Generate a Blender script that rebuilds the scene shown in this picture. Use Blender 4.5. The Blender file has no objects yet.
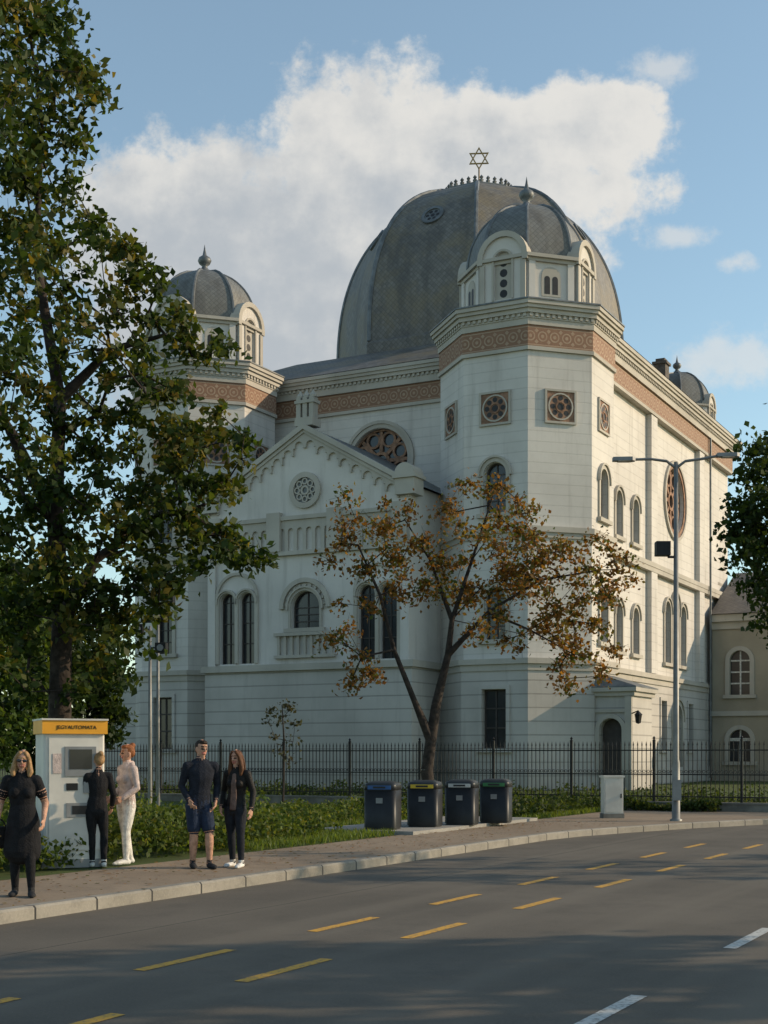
import bpy, bmesh, math, random
import numpy as np
from mathutils import Vector, Matrix, kdtree
from mathutils.geometry import tessellate_polygon
rnd = random.Random(7); npr = np.random.RandomState(5)
S = bpy.context.scene; C = S.collection
F = 1364.; HZ = 755.; CX = 384.; EYE = 1.6
TH = math.atan(716/F); cT, sT = math.cos(TH), math.sin(TH)
PI = math.pi; rad = math.radians
def G(px, py, z=0):
    Y = F*(EYE-z)/(py-HZ); return Vector(((px-CX)/F*Y, Y, z))
def P(px, py, Y): return Vector(((px-CX)/F*Y, Y, EYE+(HZ-py)/F*Y))
def RW(u, v, z=0): return Vector((u*cT+v*sT, -u*sT+v*cT, z))      # road frame to world

# ---------------------------------------------------------------- materials
def nm(name):
    m = bpy.data.materials.new(name); m.use_nodes = True; nt = m.node_tree
    return m, nt, nt.nodes['Principled BSDF']
class NT:
    def __init__(s, nt): s.nt = nt
    def n(s, t, **kw):
        x = s.nt.nodes.new(t)
        for k, v in kw.items(): setattr(x, k, v)
        return x
    def l(s, a, b): s.nt.links.new(a, b)
    def put(s, sock, val):
        if isinstance(val, bpy.types.NodeSocket): s.l(val, sock)
        else: sock.default_value = val
    def m(s, op, a, b=0., c=0.):
        x = s.n('ShaderNodeMath', operation=op)
        for i, v in enumerate((a, b, c)): s.put(x.inputs[i], v)
        return x.outputs[0]
    def mix(s, f, a, b, blend='MIX'):
        x = s.n('ShaderNodeMix', data_type='RGBA', blend_type=blend)
        s.put(x.inputs[0], f)
        for i, v in ((6, a), (7, b)):
            if isinstance(v, (tuple, list)): v = (v[0], v[1], v[2], 1)
            s.put(x.inputs[i], v)
        return x.outputs[2]
    def noise(s, vec, scale, detail=5, rough=.55):
        x = s.n('ShaderNodeTexNoise'); x.inputs['Scale'].default_value = scale
        x.inputs['Detail'].default_value = detail; x.inputs['Roughness'].default_value = rough
        if vec is not None: s.l(vec, x.inputs['Vector'])
        return x.outputs[0]
    def ss(s, v, a, b):
        x = s.n('ShaderNodeMapRange', interpolation_type='SMOOTHSTEP')
        s.put(x.inputs[0], v); x.inputs[1].default_value = a; x.inputs[2].default_value = b
        return x.outputs[0]
    def scl(s, vec, v):
        x = s.n('ShaderNodeVectorMath', operation='MULTIPLY'); s.l(vec, x.inputs[0]); x.inputs[1].default_value = v
        return x.outputs[0]
    def sep(s, vec):
        x = s.n('ShaderNodeSeparateXYZ'); s.l(vec, x.inputs[0]); return x.outputs
    def bump(s, h, strength, dist, bsdf):
        x = s.n('ShaderNodeBump'); s.put(x.inputs['Height'], h); x.inputs['Strength'].default_value = strength
        x.inputs['Distance'].default_value = dist; s.l(x.outputs[0], bsdf.inputs['Normal'])
    def tc(s, k): return s.n('ShaderNodeTexCoord').outputs[k]
def mat(name, col, rough=.75, metal=0, var=.15, scale=3, bump=0, bscale=30, spec=.35):
    m, nt, b = nm(name); k = NT(nt); o = k.tc('Object')
    f = k.ss(k.noise(o, scale, 3), .3, .7)
    k.l(k.mix(f, [c*(1-var) for c in col], [min(1, c*(1+var)) for c in col]), b.inputs['Base Color'])
    b.inputs['Roughness'].default_value = rough; b.inputs['Metallic'].default_value = metal
    b.inputs['Specular IOR Level'].default_value = spec
    if bump: k.bump(k.noise(o, bscale, 2), bump, .02, b)
    return m
def wallmat(name, lo, hi, course, groove):
    m, nt, b = nm(name); k = NT(nt); o = k.tc('Object'); z = k.sep(o)[2]
    c = k.mix(k.ss(k.noise(o, .35, 5), .3, .7), lo, hi)
    st = k.ss(k.noise(k.scl(o, (1.6, 1.6, .14)), 1.2, 5, .65), .5, .78)
    c = k.mix(k.m('MULTIPLY', st, .45), c, (.28, .255, .225))
    c = k.mix(k.m('MULTIPLY', k.ss(k.noise(o, 5, 3), .5, .8), .14), c, (.38, .36, .33))
    damp = k.m('MULTIPLY', k.m('SUBTRACT', 1, k.ss(z, .2, 2.6)), k.noise(o, 1.1, 4))
    c = k.mix(k.m('MULTIPLY', damp, .8), c, (.22, .21, .18))
    if groove:
        g = k.m('LESS_THAN', k.m('FRACT', k.m('DIVIDE', z, course)), .1)
        c = k.mix(k.m('MULTIPLY', g, groove), c, (.2, .19, .17))
        k.bump(k.m('SUBTRACT', 1, g), .4, .03, b)
    k.l(c, b.inputs['Base Color']); b.inputs['Roughness'].default_value = .85; b.inputs['Specular IOR Level'].default_value = .2
    return m
M = {}
M['wall'] = wallmat('banded_stucco', (.55, .52, .48), (.64, .61, .565), .48, .18)
M['rust'] = wallmat('rusticated_stucco', (.43, .405, .37), (.53, .50, .46), .62, .55)
M['plain'] = wallmat('plain_stucco', (.55, .52, .48), (.64, .605, .56), 1, 0)
M['trim'] = wallmat('trim_stone', (.39, .36, .31), (.49, .455, .395), 1, 0)
M['annex'] = wallmat('annex_stucco', (.29, .255, .195), (.37, .325, .25), 1, 0)
def frieze_mat():
    m, nt, b = nm('terracotta_frieze'); k = NT(nt); s = k.sep(k.tc('UV')); o = k.tc('Object')
    x = k.m('SUBTRACT', k.m('FRACT', k.m('DIVIDE', s[0], .6)), .5)
    y = k.m('DIVIDE', k.m('SUBTRACT', s[1], 20.62), .6)
    d = k.m('SQRT', k.m('ADD', k.m('MULTIPLY', x, x), k.m('MULTIPLY', y, y)))
    ring = k.m('MULTIPLY', k.m('GREATER_THAN', d, .29), k.m('LESS_THAN', d, .39))
    dot = k.m('LESS_THAN', d, .13)
    x2 = k.m('SUBTRACT', k.m('ABSOLUTE', x), .5); ay = k.m('SUBTRACT', k.m('ABSOLUTE', y), .42)
    d2 = k.m('LESS_THAN', k.m('ADD', k.m('ABSOLUTE', x2), k.m('ABSOLUTE', ay)), .17)
    ya = k.m('ABSOLUTE', y); st = k.m('MULTIPLY', k.m('GREATER_THAN', ya, .62), k.m('LESS_THAN', ya, .70))
    mk = k.m('MAXIMUM', k.m('MAXIMUM', ring, d2), k.m('MAXIMUM', dot, st))
    base = k.mix(k.noise(o, 5), (.30, .168, .105), (.195, .108, .068))
    k.l(k.mix(k.m('MULTIPLY', mk, k.m('MULTIPLY', k.noise(o, 2.5), 1.1)), base, (.45, .335, .235)), b.inputs['Base Color'])
    k.bump(mk, .6, .05, b); b.inputs['Roughness'].default_value = .8
    return m
M['frieze'] = frieze_mat()
def tile_mat(name, lo, hi, moss, kx, mossf=.5):
    m, nt, b = nm(name); k = NT(nt); s = k.sep(k.tc('UV')); o = k.tc('Object')
    a1 = k.m('MULTIPLY', k.m('ADD', s[0], s[1]), kx); a2 = k.m('MULTIPLY', k.m('SUBTRACT', s[0], s[1]), kx)
    ln = k.m('MAXIMUM', k.m('LESS_THAN', k.m('FRACT', a1), .15), k.m('LESS_THAN', k.m('FRACT', a2), .15))
    w = k.n('ShaderNodeTexWhiteNoise', noise_dimensions='2D'); cb = k.n('ShaderNodeCombineXYZ')
    k.l(k.m('FLOOR', a1), cb.inputs[0]); k.l(k.m('FLOOR', a2), cb.inputs[1]); k.l(cb.outputs[0], w.inputs[0])
    c = k.mix(w.outputs[0], lo, hi)
    c = k.mix(k.m('MULTIPLY', k.ss(k.noise(o, .5, 8, .66), .42, .62), mossf), c, moss)
    c = k.mix(k.m('MULTIPLY', k.ss(k.noise(k.scl(o, (1, 1, .2)), .9, 6), .46, .68), .55), c, (.055, .053, .05))
    c = k.mix(k.m('MULTIPLY', ln, .4), c, (.035, .034, .031))
    k.l(c, b.inputs['Base Color']); k.bump(k.m('SUBTRACT', 1, ln), .3, .03, b); b.inputs['Roughness'].default_value = .6
    return m
M['slate'] = tile_mat('diamond_slate', (.115, .108, .098), (.175, .165, .148), (.185, .15, .09), 3.3, .7)
M['capslate'] = tile_mat('grey_metal_scales', (.12, .125, .122), (.16, .167, .163), (.16, .148, .118), 3.6, .4)
M['rooftile'] = tile_mat('brown_roof_tile', (.12, .10, .085), (.165, .14, .118), (.12, .105, .08), 2.2)
M['lead'] = mat('lead_sheet', (.14, .15, .155), .5, .3, .25, 2)
M['gold'] = mat('gilded_metal', (.33, .21, .085), .45, .7, .1)
M['terra'] = mat('terracotta', (.26, .15, .098), .8, 0, .3, 4, .4)
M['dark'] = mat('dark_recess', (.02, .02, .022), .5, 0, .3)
M['bar'] = mat('dark_window_frame', (.06, .05, .045), .6, 0, .2)
m, nt, b = nm('dark_glass'); k = NT(nt); k.l(k.mix(k.noise(k.tc('Object'), 1.5), (.010, .011, .013), (.035, .04, .048)), b.inputs['Base Color'])
b.inputs['Roughness'].default_value = .18; b.inputs['Specular IOR Level'].default_value = .5; M['glass'] = m
M['iron'] = mat('black_iron', (.014, .014, .015), .5, .3, .3)
M['steel'] = mat('galvanised_steel', (.20, .20, .19), .5, .4, .15)
M['stone'] = mat('grey_stone', (.17, .16, .14), .85, 0, .25, 3, .4)
M['chim'] = mat('chimney_brick', (.11, .095, .085), .9, 0, .3, 5)
M['bark'] = mat('bark', (.036, .028, .023), .95, 0, .4, 8, .9, 18)
M['binbody'] = mat('bin_dark_plastic', (.014, .015, .017), .45, 0, .2, 5)
M['binlid'] = mat('bin_grey_lid', (.030, .032, .034), .4, 0.1, .15, 4)
for n_, c_ in (('blue', (.03, .09, .24)), ('yellow', (.55, .38, .03)), ('white', (.45, .45, .43)), ('green', (.04, .17, .06))):
    M['hatch_'+n_] = mat('hatch_'+n_, c_, .5, 0, .1)
M['kiosk'] = mat('kiosk_white_metal', (.56, .54, .495), .5, 0, .12, 2)
M['kioskgrey'] = mat('kiosk_grey_metal', (.22, .225, .23), .45, .2, .1)
M['orange'] = mat('orange_sign', (.72, .33, .025), .5, 0, .06)
M['screen'] = mat('dark_screen', (.015, .018, .024), .12, 0, .1, spec=.6)
def leafmat():
    m, nt, b = nm('leaf'); k = NT(nt)
    a = k.n('ShaderNodeAttribute', attribute_name='Col')
    k.l(a.outputs[0], b.inputs['Base Color']); b.inputs['Roughness'].default_value = .55; b.inputs['Specular IOR Level'].default_value = .22
    t = k.n('ShaderNodeBsdfTranslucent'); k.l(k.mix(1., a.outputs[0], (1.7, 1.5, .6), 'MULTIPLY'), t.inputs[0])
    mx = k.n('ShaderNodeMixShader'); mx.inputs[0].default_value = .45
    k.l(b.outputs[0], mx.inputs[1]); k.l(t.outputs[0], mx.inputs[2]); k.l(mx.outputs[0], nt.nodes['Material Output'].inputs[0])
    return m
M['leaf'] = leafmat()
def groundmat(name, cols, scales, bump=.3, bs=120, rough=.9):
    m, nt, b = nm(name); k = NT(nt); o = k.tc('Object')
    c = k.mix(k.ss(k.noise(o, scales[0], 5), .35, .65), cols[0], cols[1])
    c = k.mix(k.m('MULTIPLY', k.ss(k.noise(o, scales[1], 4, .7), .45, .7), .55), c, cols[2])
    c = k.mix(k.m('MULTIPLY', k.ss(k.noise(o, 45, 2), .45, .75), .25), c, [x*1.9 for x in cols[0]])
    k.l(c, b.inputs['Base Color']); b.inputs['Roughness'].default_value = rough; b.inputs['Specular IOR Level'].default_value = .25
    k.bump(k.noise(o, bs, 2), bump, .02, b)
    return m, k, b
def asphalt():
    m, k, b = groundmat('asphalt', [(.100, .088, .072), (.125, .110, .090), (.080, .071, .059)], (.35, 1.3), .3, 160, .85)
    src = b.inputs['Base Color'].links[0].from_socket; o = k.tc('Object')
    rot = k.n('ShaderNodeVectorRotate', rotation_type='Z_AXIS'); k.l(o, rot.inputs['Vector']); rot.inputs['Angle'].default_value = TH
    st = k.noise(k.scl(rot.outputs[0], (1.1, .025, 1)), 1.0, 3)
    c = k.mix(k.m('MULTIPLY', k.ss(st, .45, .7), .5), src, (.16, .141, .113))
    s = k.sep(rot.outputs[0])                            # long paving seam beside the lane
    seam = k.m('LESS_THAN', k.m('ABSOLUTE', k.m('ADD', k.m('ADD', s[0], 8.35), k.m('MULTIPLY', k.noise(o, .8, 3), .06))), .012)
    c = k.mix(k.m('MULTIPLY', seam, .7), c, (.02, .02, .02))
    k.l(c, b.inputs['Base Color']); return m
M['asphalt'] = asphalt()
M['pave'] = groundmat('pavement_asphalt', [(.22, .17, .122), (.265, .207, .15), (.16, .127, .095)], (.5, 2.2), .3, 110)[0]
M['lawn'] = groundmat('lawn_ground', [(.05, .075, .02), (.07, .095, .026), (.07, .06, .033)], (.6, 3), .8, 60)[0]
M['slab'] = groundmat('concrete_slab', [(.25, .24, .22), (.30, .29, .265), (.20, .19, .175)], (.7, 3), .3, 90)[0]
def kerbmat():
    m, k, b = groundmat('kerb_stone', [(.22, .205, .175), (.28, .26, .225), (.165, .153, .135)], (.9, 4), .3, 90)
    s = k.sep(k.tc('UV')); src = b.inputs['Base Color'].links[0].from_socket
    j = k.m('LESS_THAN', k.m('FRACT', s[0]), .03)
    k.l(k.mix(j, src, (.04, .04, .04)), b.inputs['Base Color']); return m
M['kerb'] = kerbmat()
def paint(name, col):
    m, nt, b = nm(name); k = NT(nt); o = k.tc('Object')
    w = k.ss(k.noise(o, 22, 5, .7), .48, .64)
    k.l(k.mix(k.m('MULTIPLY', w, .75), col, (.11, .10, .085)), b.inputs['Base Color']); b.inputs['Roughness'].default_value = .7
    return m
M['ypaint'] = paint('yellow_paint', (.56, .30, .035)); M['wpaint'] = paint('white_paint', (.47, .47, .44))
def cloth(n, c, r=.85): M[n] = mat(n, c, r, 0, .22, 14, .5, 60, .15)
cloth('skin', (.46, .26, .18), .55); cloth('lips', (.36, .13, .105), .5); cloth('eye', (.05, .035, .028), .3)
cloth('black_cloth', (.014, .014, .016)); cloth('navy_cloth', (.016, .019, .028)); cloth('denim', (.022, .032, .058)); cloth('white_cloth', (.62, .60, .56))
cloth('pink_cloth', (.50, .41, .38)); cloth('white_shoe', (.62, .61, .59)); cloth('dark_shoe', (.03, .03, .032)); cloth('black_leather', (.014, .013, .013), .5)
cloth('brown_hair', (.095, .042, .02), .5); cloth('dark_hair', (.025, .016, .011), .5); cloth('blonde_hair', (.30, .18, .085), .5); cloth('red_hair', (.24, .09, .035), .5)
cloth('dark_jeans', (.018, .02, .026)); cloth('rust_shirt', (.15, .10, .085))

# ---------------------------------------------------------------- mesh builder
class Fr:
    def __init__(s, ox, oy, nx, ny, off=0.):
        s.n = Vector((nx, ny, 0)).normalized(); s.t = Vector((-s.n.y, s.n.x, 0)); s.o = Vector((ox, oy, 0))+s.n*off
    def p(s, t, z, d=0): return s.o+s.t*t+s.n*d+Vector((0, 0, z))
    def shift(s, d): return Fr(s.o.x, s.o.y, s.n.x, s.n.y, d)
def arch(cx, z0, zs, r, n=12):
    return [(cx-r, z0), (cx+r, z0)]+[(cx+r*math.cos(PI*i/n), zs+r*math.sin(PI*i/n)) for i in range(n+1)]
def apath(cx, z0, zs, r, n=12):
    return [(cx+r, z0)]+[(cx+r*math.cos(PI*i/n), zs+r*math.sin(PI*i/n)) for i in range(n+1)]+[(cx-r, z0)]
def circ(cx, cz, r, n=24): return [(cx+r*math.cos(2*PI*i/n), cz+r*math.sin(2*PI*i/n)) for i in range(n)]
def rect(t0, t1, z0, z1): return [(t0, z0), (t1, z0), (t1, z1), (t0, z1)]
class MB:
    def __init__(s): s.v = []; s.f = []; s.uv = []
    def poly(s, pts, uv=None):
        i = len(s.v); s.v += [tuple(p) for p in pts]; s.f.append(tuple(range(i, i+len(pts))))
        s.uv.append(uv or [(0, 0)]*len(pts))
    def prism(s, pts, z0, z1, cap=True):
        n = len(pts); L = 0
        for i in range(n):
            a, b = pts[i], pts[(i+1) % n]; w = math.dist(a, b)
            s.poly([(*a, z0), (*b, z0), (*b, z1), (*a, z1)], [(L, z0), (L+w, z0), (L+w, z1), (L, z1)]); L += w
        if cap: s.poly([(*p, z1) for p in pts], list(pts)); s.poly([(*p, z0) for p in reversed(pts)])
        return s
    def box(s, x0, x1, y0, y1, z0, z1): return s.prism([(x0, y0), (x1, y0), (x1, y1), (x0, y1)], z0, z1)
    def ext(s, fr, poly, d0, d1):
        s.poly([fr.p(a, b, d1) for a, b in poly], list(poly)); n = len(poly)
        for i in range(n):
            a, b = poly[i], poly[(i+1) % n]
            s.poly([fr.p(*a, d0), fr.p(*b, d0), fr.p(*b, d1), fr.p(*a, d1)], [a, b, b, a])
        return s
    def band(s, fr, ins, outs, d0, d1, closed=True):
        n = len(ins)
        for i in range(n if closed else n-1):
            j = (i+1) % n; a, b, c, d = ins[i], ins[j], outs[j], outs[i]
            s.poly([fr.p(*a, d1), fr.p(*b, d1), fr.p(*c, d1), fr.p(*d, d1)], [a, b, c, d])
            s.poly([fr.p(*d, d0), fr.p(*c, d0), fr.p(*c, d1), fr.p(*d, d1)]); s.poly([fr.p(*a, d0), fr.p(*b, d0), fr.p(*b, d1), fr.p(*a, d1)])
        return s
    def wall(s, fr, outer, holes=(), depth=.3):
        loops = [outer]+list(holes); flat = [p for l in loops for p in l]
        if not holes: s.poly([fr.p(a, b) for a, b in outer], list(outer)); return s
        for tri in tessellate_polygon([[Vector((a, b, 0)) for a, b in l] for l in loops]):
            q = [flat[i] for i in tri]
            if (q[1][0]-q[0][0])*(q[2][1]-q[0][1])-(q[1][1]-q[0][1])*(q[2][0]-q[0][0]) < 0: q.reverse()
            s.poly([fr.p(a, b) for a, b in q], q)
        for h in holes:
            for i in range(len(h)):
                a, b = h[i], h[(i+1) % len(h)]; s.poly([fr.p(*a), fr.p(*b), fr.p(*b, -depth), fr.p(*a, -depth)])
        return s
    def tube(s, p0, p1, r0, r1, n=8, cap=False):
        p0 = Vector(p0); p1 = Vector(p1); d = (p1-p0)
        if d.length < 1e-6: return s
        d.normalize(); x = d.orthogonal().normalized(); y = d.cross(x)
        A = [p0+(x*math.cos(2*PI*i/n)+y*math.sin(2*PI*i/n))*r0 for i in range(n)]; B = [p1+(x*math.cos(2*PI*i/n)+y*math.sin(2*PI*i/n))*r1 for i in range(n)]
        for i in range(n): s.poly([A[i], A[(i+1) % n], B[(i+1) % n], B[i]])
        if cap: s.poly(B); s.poly(A[::-1])
        return s
    def lathe(s, cx, cy, prof, n=16, rot=0, capt=True):
        L = 0
        for j in range(len(prof)-1):
            (r0, z0), (r1, z1) = prof[j], prof[j+1]; h = math.hypot(r1-r0, z1-z0)
            for i in range(n):
                a, b = rot+2*PI*i/n, rot+2*PI*(i+1)/n; w0 = r0*math.sin(PI/n); w1 = r1*math.sin(PI/n); o = i*7.31
                s.poly([(cx+r0*math.cos(a), cy+r0*math.sin(a), z0), (cx+r0*math.cos(b), cy+r0*math.sin(b), z0), (cx+r1*math.cos(b), cy+r1*math.sin(b), z1), (cx+r1*math.cos(a), cy+r1*math.sin(a), z1)],
                       [(o-w0, L), (o+w0, L), (o+w1, L+h), (o-w1, L+h)])
            L += h
        if capt and prof[-1][0] > .001: s.poly([(cx+prof[-1][0]*math.cos(rot+2*PI*i/n), cy+prof[-1][0]*math.sin(rot+2*PI*i/n), prof[-1][1]) for i in range(n)])
        return s
    def build(s, name, m, parent=None, smooth=False):
        me = bpy.data.meshes.new(name); me.from_pydata(s.v, [], s.f)
        ul = me.uv_layers.new(name='UVMap'); fl = [c for u in s.uv for p in u for c in p]
        ul.data.foreach_set('uv', fl)
        if smooth:
            bm = bmesh.new(); bm.from_mesh(me); bmesh.ops.remove_doubles(bm, verts=bm.verts, dist=.0005); bm.to_mesh(me); bm.free()
            me.polygons.foreach_set('use_smooth', [True]*len(me.polygons))
        me.materials.append(M[m] if isinstance(m, str) else m)
        o = bpy.data.objects.new(name, me); C.objects.link(o)
        if parent: o.parent = parent
        return o
def tag(o, label=None, cat=None, group=None, kind=None):
    for k_, v_ in (('label', label), ('category', cat), ('group', group), ('kind', kind)):
        if v_: o[k_] = v_
    return o
def thing(name, loc, rz, label, cat, group=None):
    o = bpy.data.objects.new(name, None); C.objects.link(o); o.location = loc; o.rotation_euler = (0, 0, rz); o.empty_display_size = .2
    return tag(o, label, cat, group)
def struct(o): o['kind'] = 'structure'; return o

# ---------------------------------------------------------------- ground, road
def sheet(name, pts, z, m):
    mb = MB(); mb.poly([RW(u, v, z) for u, v in pts], pts); return struct(mb.build(name, m))
def slab(name, pts, z0, z1, m):
    mb = MB(); w = [tuple(RW(u, v).xy) for u, v in pts]; mb.prism(w, z0, z1); return struct(mb.build(name, m))
mb = MB(); mb.poly([(-900, -300, -.3), (900, -300, -.3), (900, 1500, -.3), (-900, 1500, -.3)]); struct(mb.build('ground', 'lawn'))
sheet('road', [(-10.3, -90), (160, -90), (160, 44), (-10.3, 44)], -.13, 'asphalt')
kl = [(-9.93, -90), (-9.93, 20)]+[(-9.93, 26.2), (-9.75, 27.6), (-9.3, 29.3), (-8.5, 31.8), (-7.4, 34.3), (-5.8, 36.0), (-3.5, 37.0), (40, 39.0)]
KW = .16
kin = []
for i, p in enumerate(kl):
    a = Vector(kl[max(i-1, 0)]); b = Vector(kl[min(i+1, len(kl)-1)]); d = (b-a).normalized(); kin.append((p[0]-d.y*KW, p[1]+d.x*KW))
slab('pavement', [(-12.4, -90)]+kin+[(40, 41), (-12.4, 41)], -.3, 0., 'pave')
slab('far_pavement', [(4.6, -90), (160, -90), (160, 28), (4.6, 28)], -.3, 0.01, 'pave')
slab('lawn', [(-300, -90), (-12.4, -90), (-12.4, 41), (140, 41), (140, 500), (-300, 500)], -.28, -.012, 'lawn')
mb = MB(); L = 0
for i in range(len(kl)-1):
    a, b, c, d = RW(*kl[i]), RW(*kl[i+1]), RW(*kin[i+1]), RW(*kin[i]); w = (b-a).length; U0, U1 = L, L+w; L += w
    up = Vector((0, 0, .012)); dn = Vector((0, 0, -.2)); bev = (c-b).normalized()*.025
    mb.poly([a+dn, b+dn, b+Vector((0, 0, -.012)), a+Vector((0, 0, -.012))], [(U0, 0), (U1, 0), (U1, 1), (U0, 1)])
    mb.poly([a+Vector((0, 0, -.012)), b+Vector((0, 0, -.012)), b+bev+up, a+bev+up], [(U0, 0), (U1, 0), (U1, 1), (U0, 1)])
    mb.poly([a+bev+up, b+bev+up, c+up, d+up], [(U0, 0), (U1, 0), (U1, 1), (U0, 1)])
    mb.poly([d+up, c+up, c+dn, d+dn])
struct(mb.build('kerb', 'kerb'))
my = MB(); mw = MB()
def dash(mb, u, v0, v1, w):
    mb.poly([RW(u-w/2, v0, -.126), RW(u+w/2, v0, -.126), RW(u+w/2, v1, -.126), RW(u-w/2, v1, -.126)])
uK = -9.93
vL = G(287, 970, -.13); vL = vL.x*sT+vL.y*cT; vU = G(190, 960, -.13); vU = vU.x*sT+vU.y*cT
for i in range(-6, 7):
    dash(my, uK+4.13, vL+2.78*i-.66, vL+2.78*i+.66, .12)
    dash(my, uK+3.1, vU+2.72*i-.66, vU+2.72*i+.66, .12)
vc = G(750, 938, -.13); vc = vc.x*sT+vc.y*cT
for i in range(-6, 5): dash(mw, uK+7.0, vc+i*4.3-.8, vc+i*4.3+.8, .12)
struct(my.build('yellow_lane_marking', 'ypaint')); struct(mw.build('white_lane_marking', 'wpaint'))
slab('bin_pad', [(-14.5, 24.4), (-12.15, 24.4), (-12.15, 31.2), (-14.5, 31.2)], -.2, .07, 'slab')

# ---------------------------------------------------------------- the synagogue
T1 = Vector((6.9, 66, 0))
syn = thing('synagogue', T1, -TH, 'large white synagogue with domed octagonal corner towers, terracotta friezes and a big slate dome', 'synagogue')
t225 = math.tan(PI/8)
def octp(cx, cy, rin): R = rin/math.cos(PI/8); return [(cx+R*math.cos(PI/8+PI/4*i), cy+R*math.sin(PI/8+PI/4*i)) for i in range(8)]
def oface(cx, cy, rin, k): a = PI/4*k; return Fr(cx, cy, math.cos(a), math.sin(a), rin)
def bars(mb, fr, d, xs, zs, x0, x1, z0, z1, w=.05):
    for x in xs: mb.ext(fr, rect(x-w/2, x+w/2, z0, z1), d, d+.05)
    for z in zs: mb.ext(fr, rect(x0, x1, z-w/2, z+w/2), d, d+.045)
def awin(fr, cx, z0, zs, r, hood=.26, par=None, sill=True):
    par = par or syn
    w = MB().ext(fr, arch(cx, z0, zs, r+.02), -.36, -.29).build('window', 'glass', par)
    g = MB(); bars(g, fr, -.289, [cx], [z0+(zs-z0)*f for f in (.33, .66, 1)], cx-r, cx+r, z0, zs+r*.96)
    g.band(fr, apath(cx, z0, zs, r-.07), apath(cx, z0, zs, r+.01), -.289, -.22, False); g.build('glazing_bar', 'bar', w)
    if hood:
        s_ = MB(); s_.band(fr, apath(cx, z0, zs, r+.03), apath(cx, z0, zs, r+hood), 0, .09, False)
        s_.band(fr, apath(cx, zs-.1, zs, r+hood), apath(cx, zs-.1, zs, r+hood+.09), 0, .17, False)
        if sill: s_.ext(fr, rect(cx-r-.35, cx+r+.35, z0-.2, z0-.01), 0, .2)
        s_.build('surround', 'trim', w)
    return arch(cx, z0, zs, r)
def rwin(fr, cx, z0, z1, r):
    w = MB().ext(fr, rect(cx-r-.02, cx+r+.02, z0-.02, z1+.02), -.36, -.29).build('window', 'glass', syn)
    g = MB(); bars(g, fr, -.289, [cx, cx-r+.04, cx+r-.04], [z0+.04, z0+(z1-z0)*.35, z0+(z1-z0)*.68, z1-.04], cx-r, cx+r, z0, z1, .07); g.build('glazing_bar', 'bar', w)
    s_ = MB(); s_.ext(fr, rect(cx-r-.2, cx-r-.02, z0, z1+.2), 0, .07); s_.ext(fr, rect(cx+r+.02, cx+r+.2, z0, z1+.2), 0, .07); s_.ext(fr, rect(cx-r-.02, cx+r+.02, z1+.02, z1+.2), 0, .07)
    s_.ext(fr, rect(cx-r-.3, cx+r+.3, z0-.18, z0-.02), 0, .15); s_.build('surround', 'rust', w)
    return rect(cx-r, cx+r, z0, z1)
def rose(fr, cx, cz, R, m='terra', sur='trim'):
    w = MB().ext(fr, circ(cx, cz, R+.02, 36), -.42, -.34).build('rose_window', 'glass', syn)
    g = MB(); d0, d1 = -.339, -.2
    g.band(fr, circ(cx, cz, R-.1, 36), circ(cx, cz, R+.01, 36), d0, d1)
    g.band(fr, circ(cx, cz, R*.2), circ(cx, cz, R*.30), d0, d1)
    for i in range(8):
        a = 2*PI*i/8+PI/8; c, s_ = math.cos(a), math.sin(a); pr = R*.71; rr = R*.235
        g.band(fr, circ(cx+pr*c, cz+pr*s_, rr*.78, 16), circ(cx+pr*c, cz+pr*s_, rr*1.08, 16), d0, d1-.012)
        a2 = a+PI/8; c, s_ = math.cos(a2), math.sin(a2); hw = .055*R
        g.ext(fr, [(cx+R*.3*c+hw*s_, cz+R*.3*s_-hw*c), (cx+R*.93*c+hw*s_, cz+R*.93*s_-hw*c), (cx+R*.93*c-hw*s_, cz+R*.93*s_+hw*c), (cx+R*.3*c-hw*s_, cz+R*.3*s_+hw*c)], d0, d1-.02)
    g.build('tracery', m, w)
    s_ = MB(); s_.band(fr, circ(cx, cz, R+.02, 36), circ(cx, cz, R*1.14, 36), 0, .06); s_.build('inner_ring', sur, w)
    s_ = MB(); s_.band(fr, circ(cx, cz, R*1.14, 36), circ(cx, cz, R*1.24, 36), 0, .13); s_.build('surround', 'trim', w)
    return circ(cx, cz, R, 36)
def rpanel(fr, cx, cz, h):
    p = MB().ext(fr, rect(cx-h, cx+h, cz-h, cz+h), 0, .05).build('rosette_panel', 'terra', syn)
    MB().band(fr, rect(cx-h, cx+h, cz-h, cz+h), rect(cx-h-.1, cx+h+.1, cz-h-.1, cz+h+.1), 0, .1).build('frame', 'trim', p)
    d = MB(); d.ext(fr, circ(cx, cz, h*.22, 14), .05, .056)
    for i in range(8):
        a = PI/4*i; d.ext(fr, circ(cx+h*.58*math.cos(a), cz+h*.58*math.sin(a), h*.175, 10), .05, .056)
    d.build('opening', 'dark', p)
    MB().band(fr, circ(cx, cz, h*.28, 14), circ(cx, cz, h*.36, 14), .05, .09).build('ring', 'terra', p)
    MB().band(fr, circ(cx, cz, h*.82, 20), circ(cx, cz, h*.92, 20), .05, .09).build('ring', 'trim', p)
ZC = 22.16; Z1, Z2 = 20.15, 21.12
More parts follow.
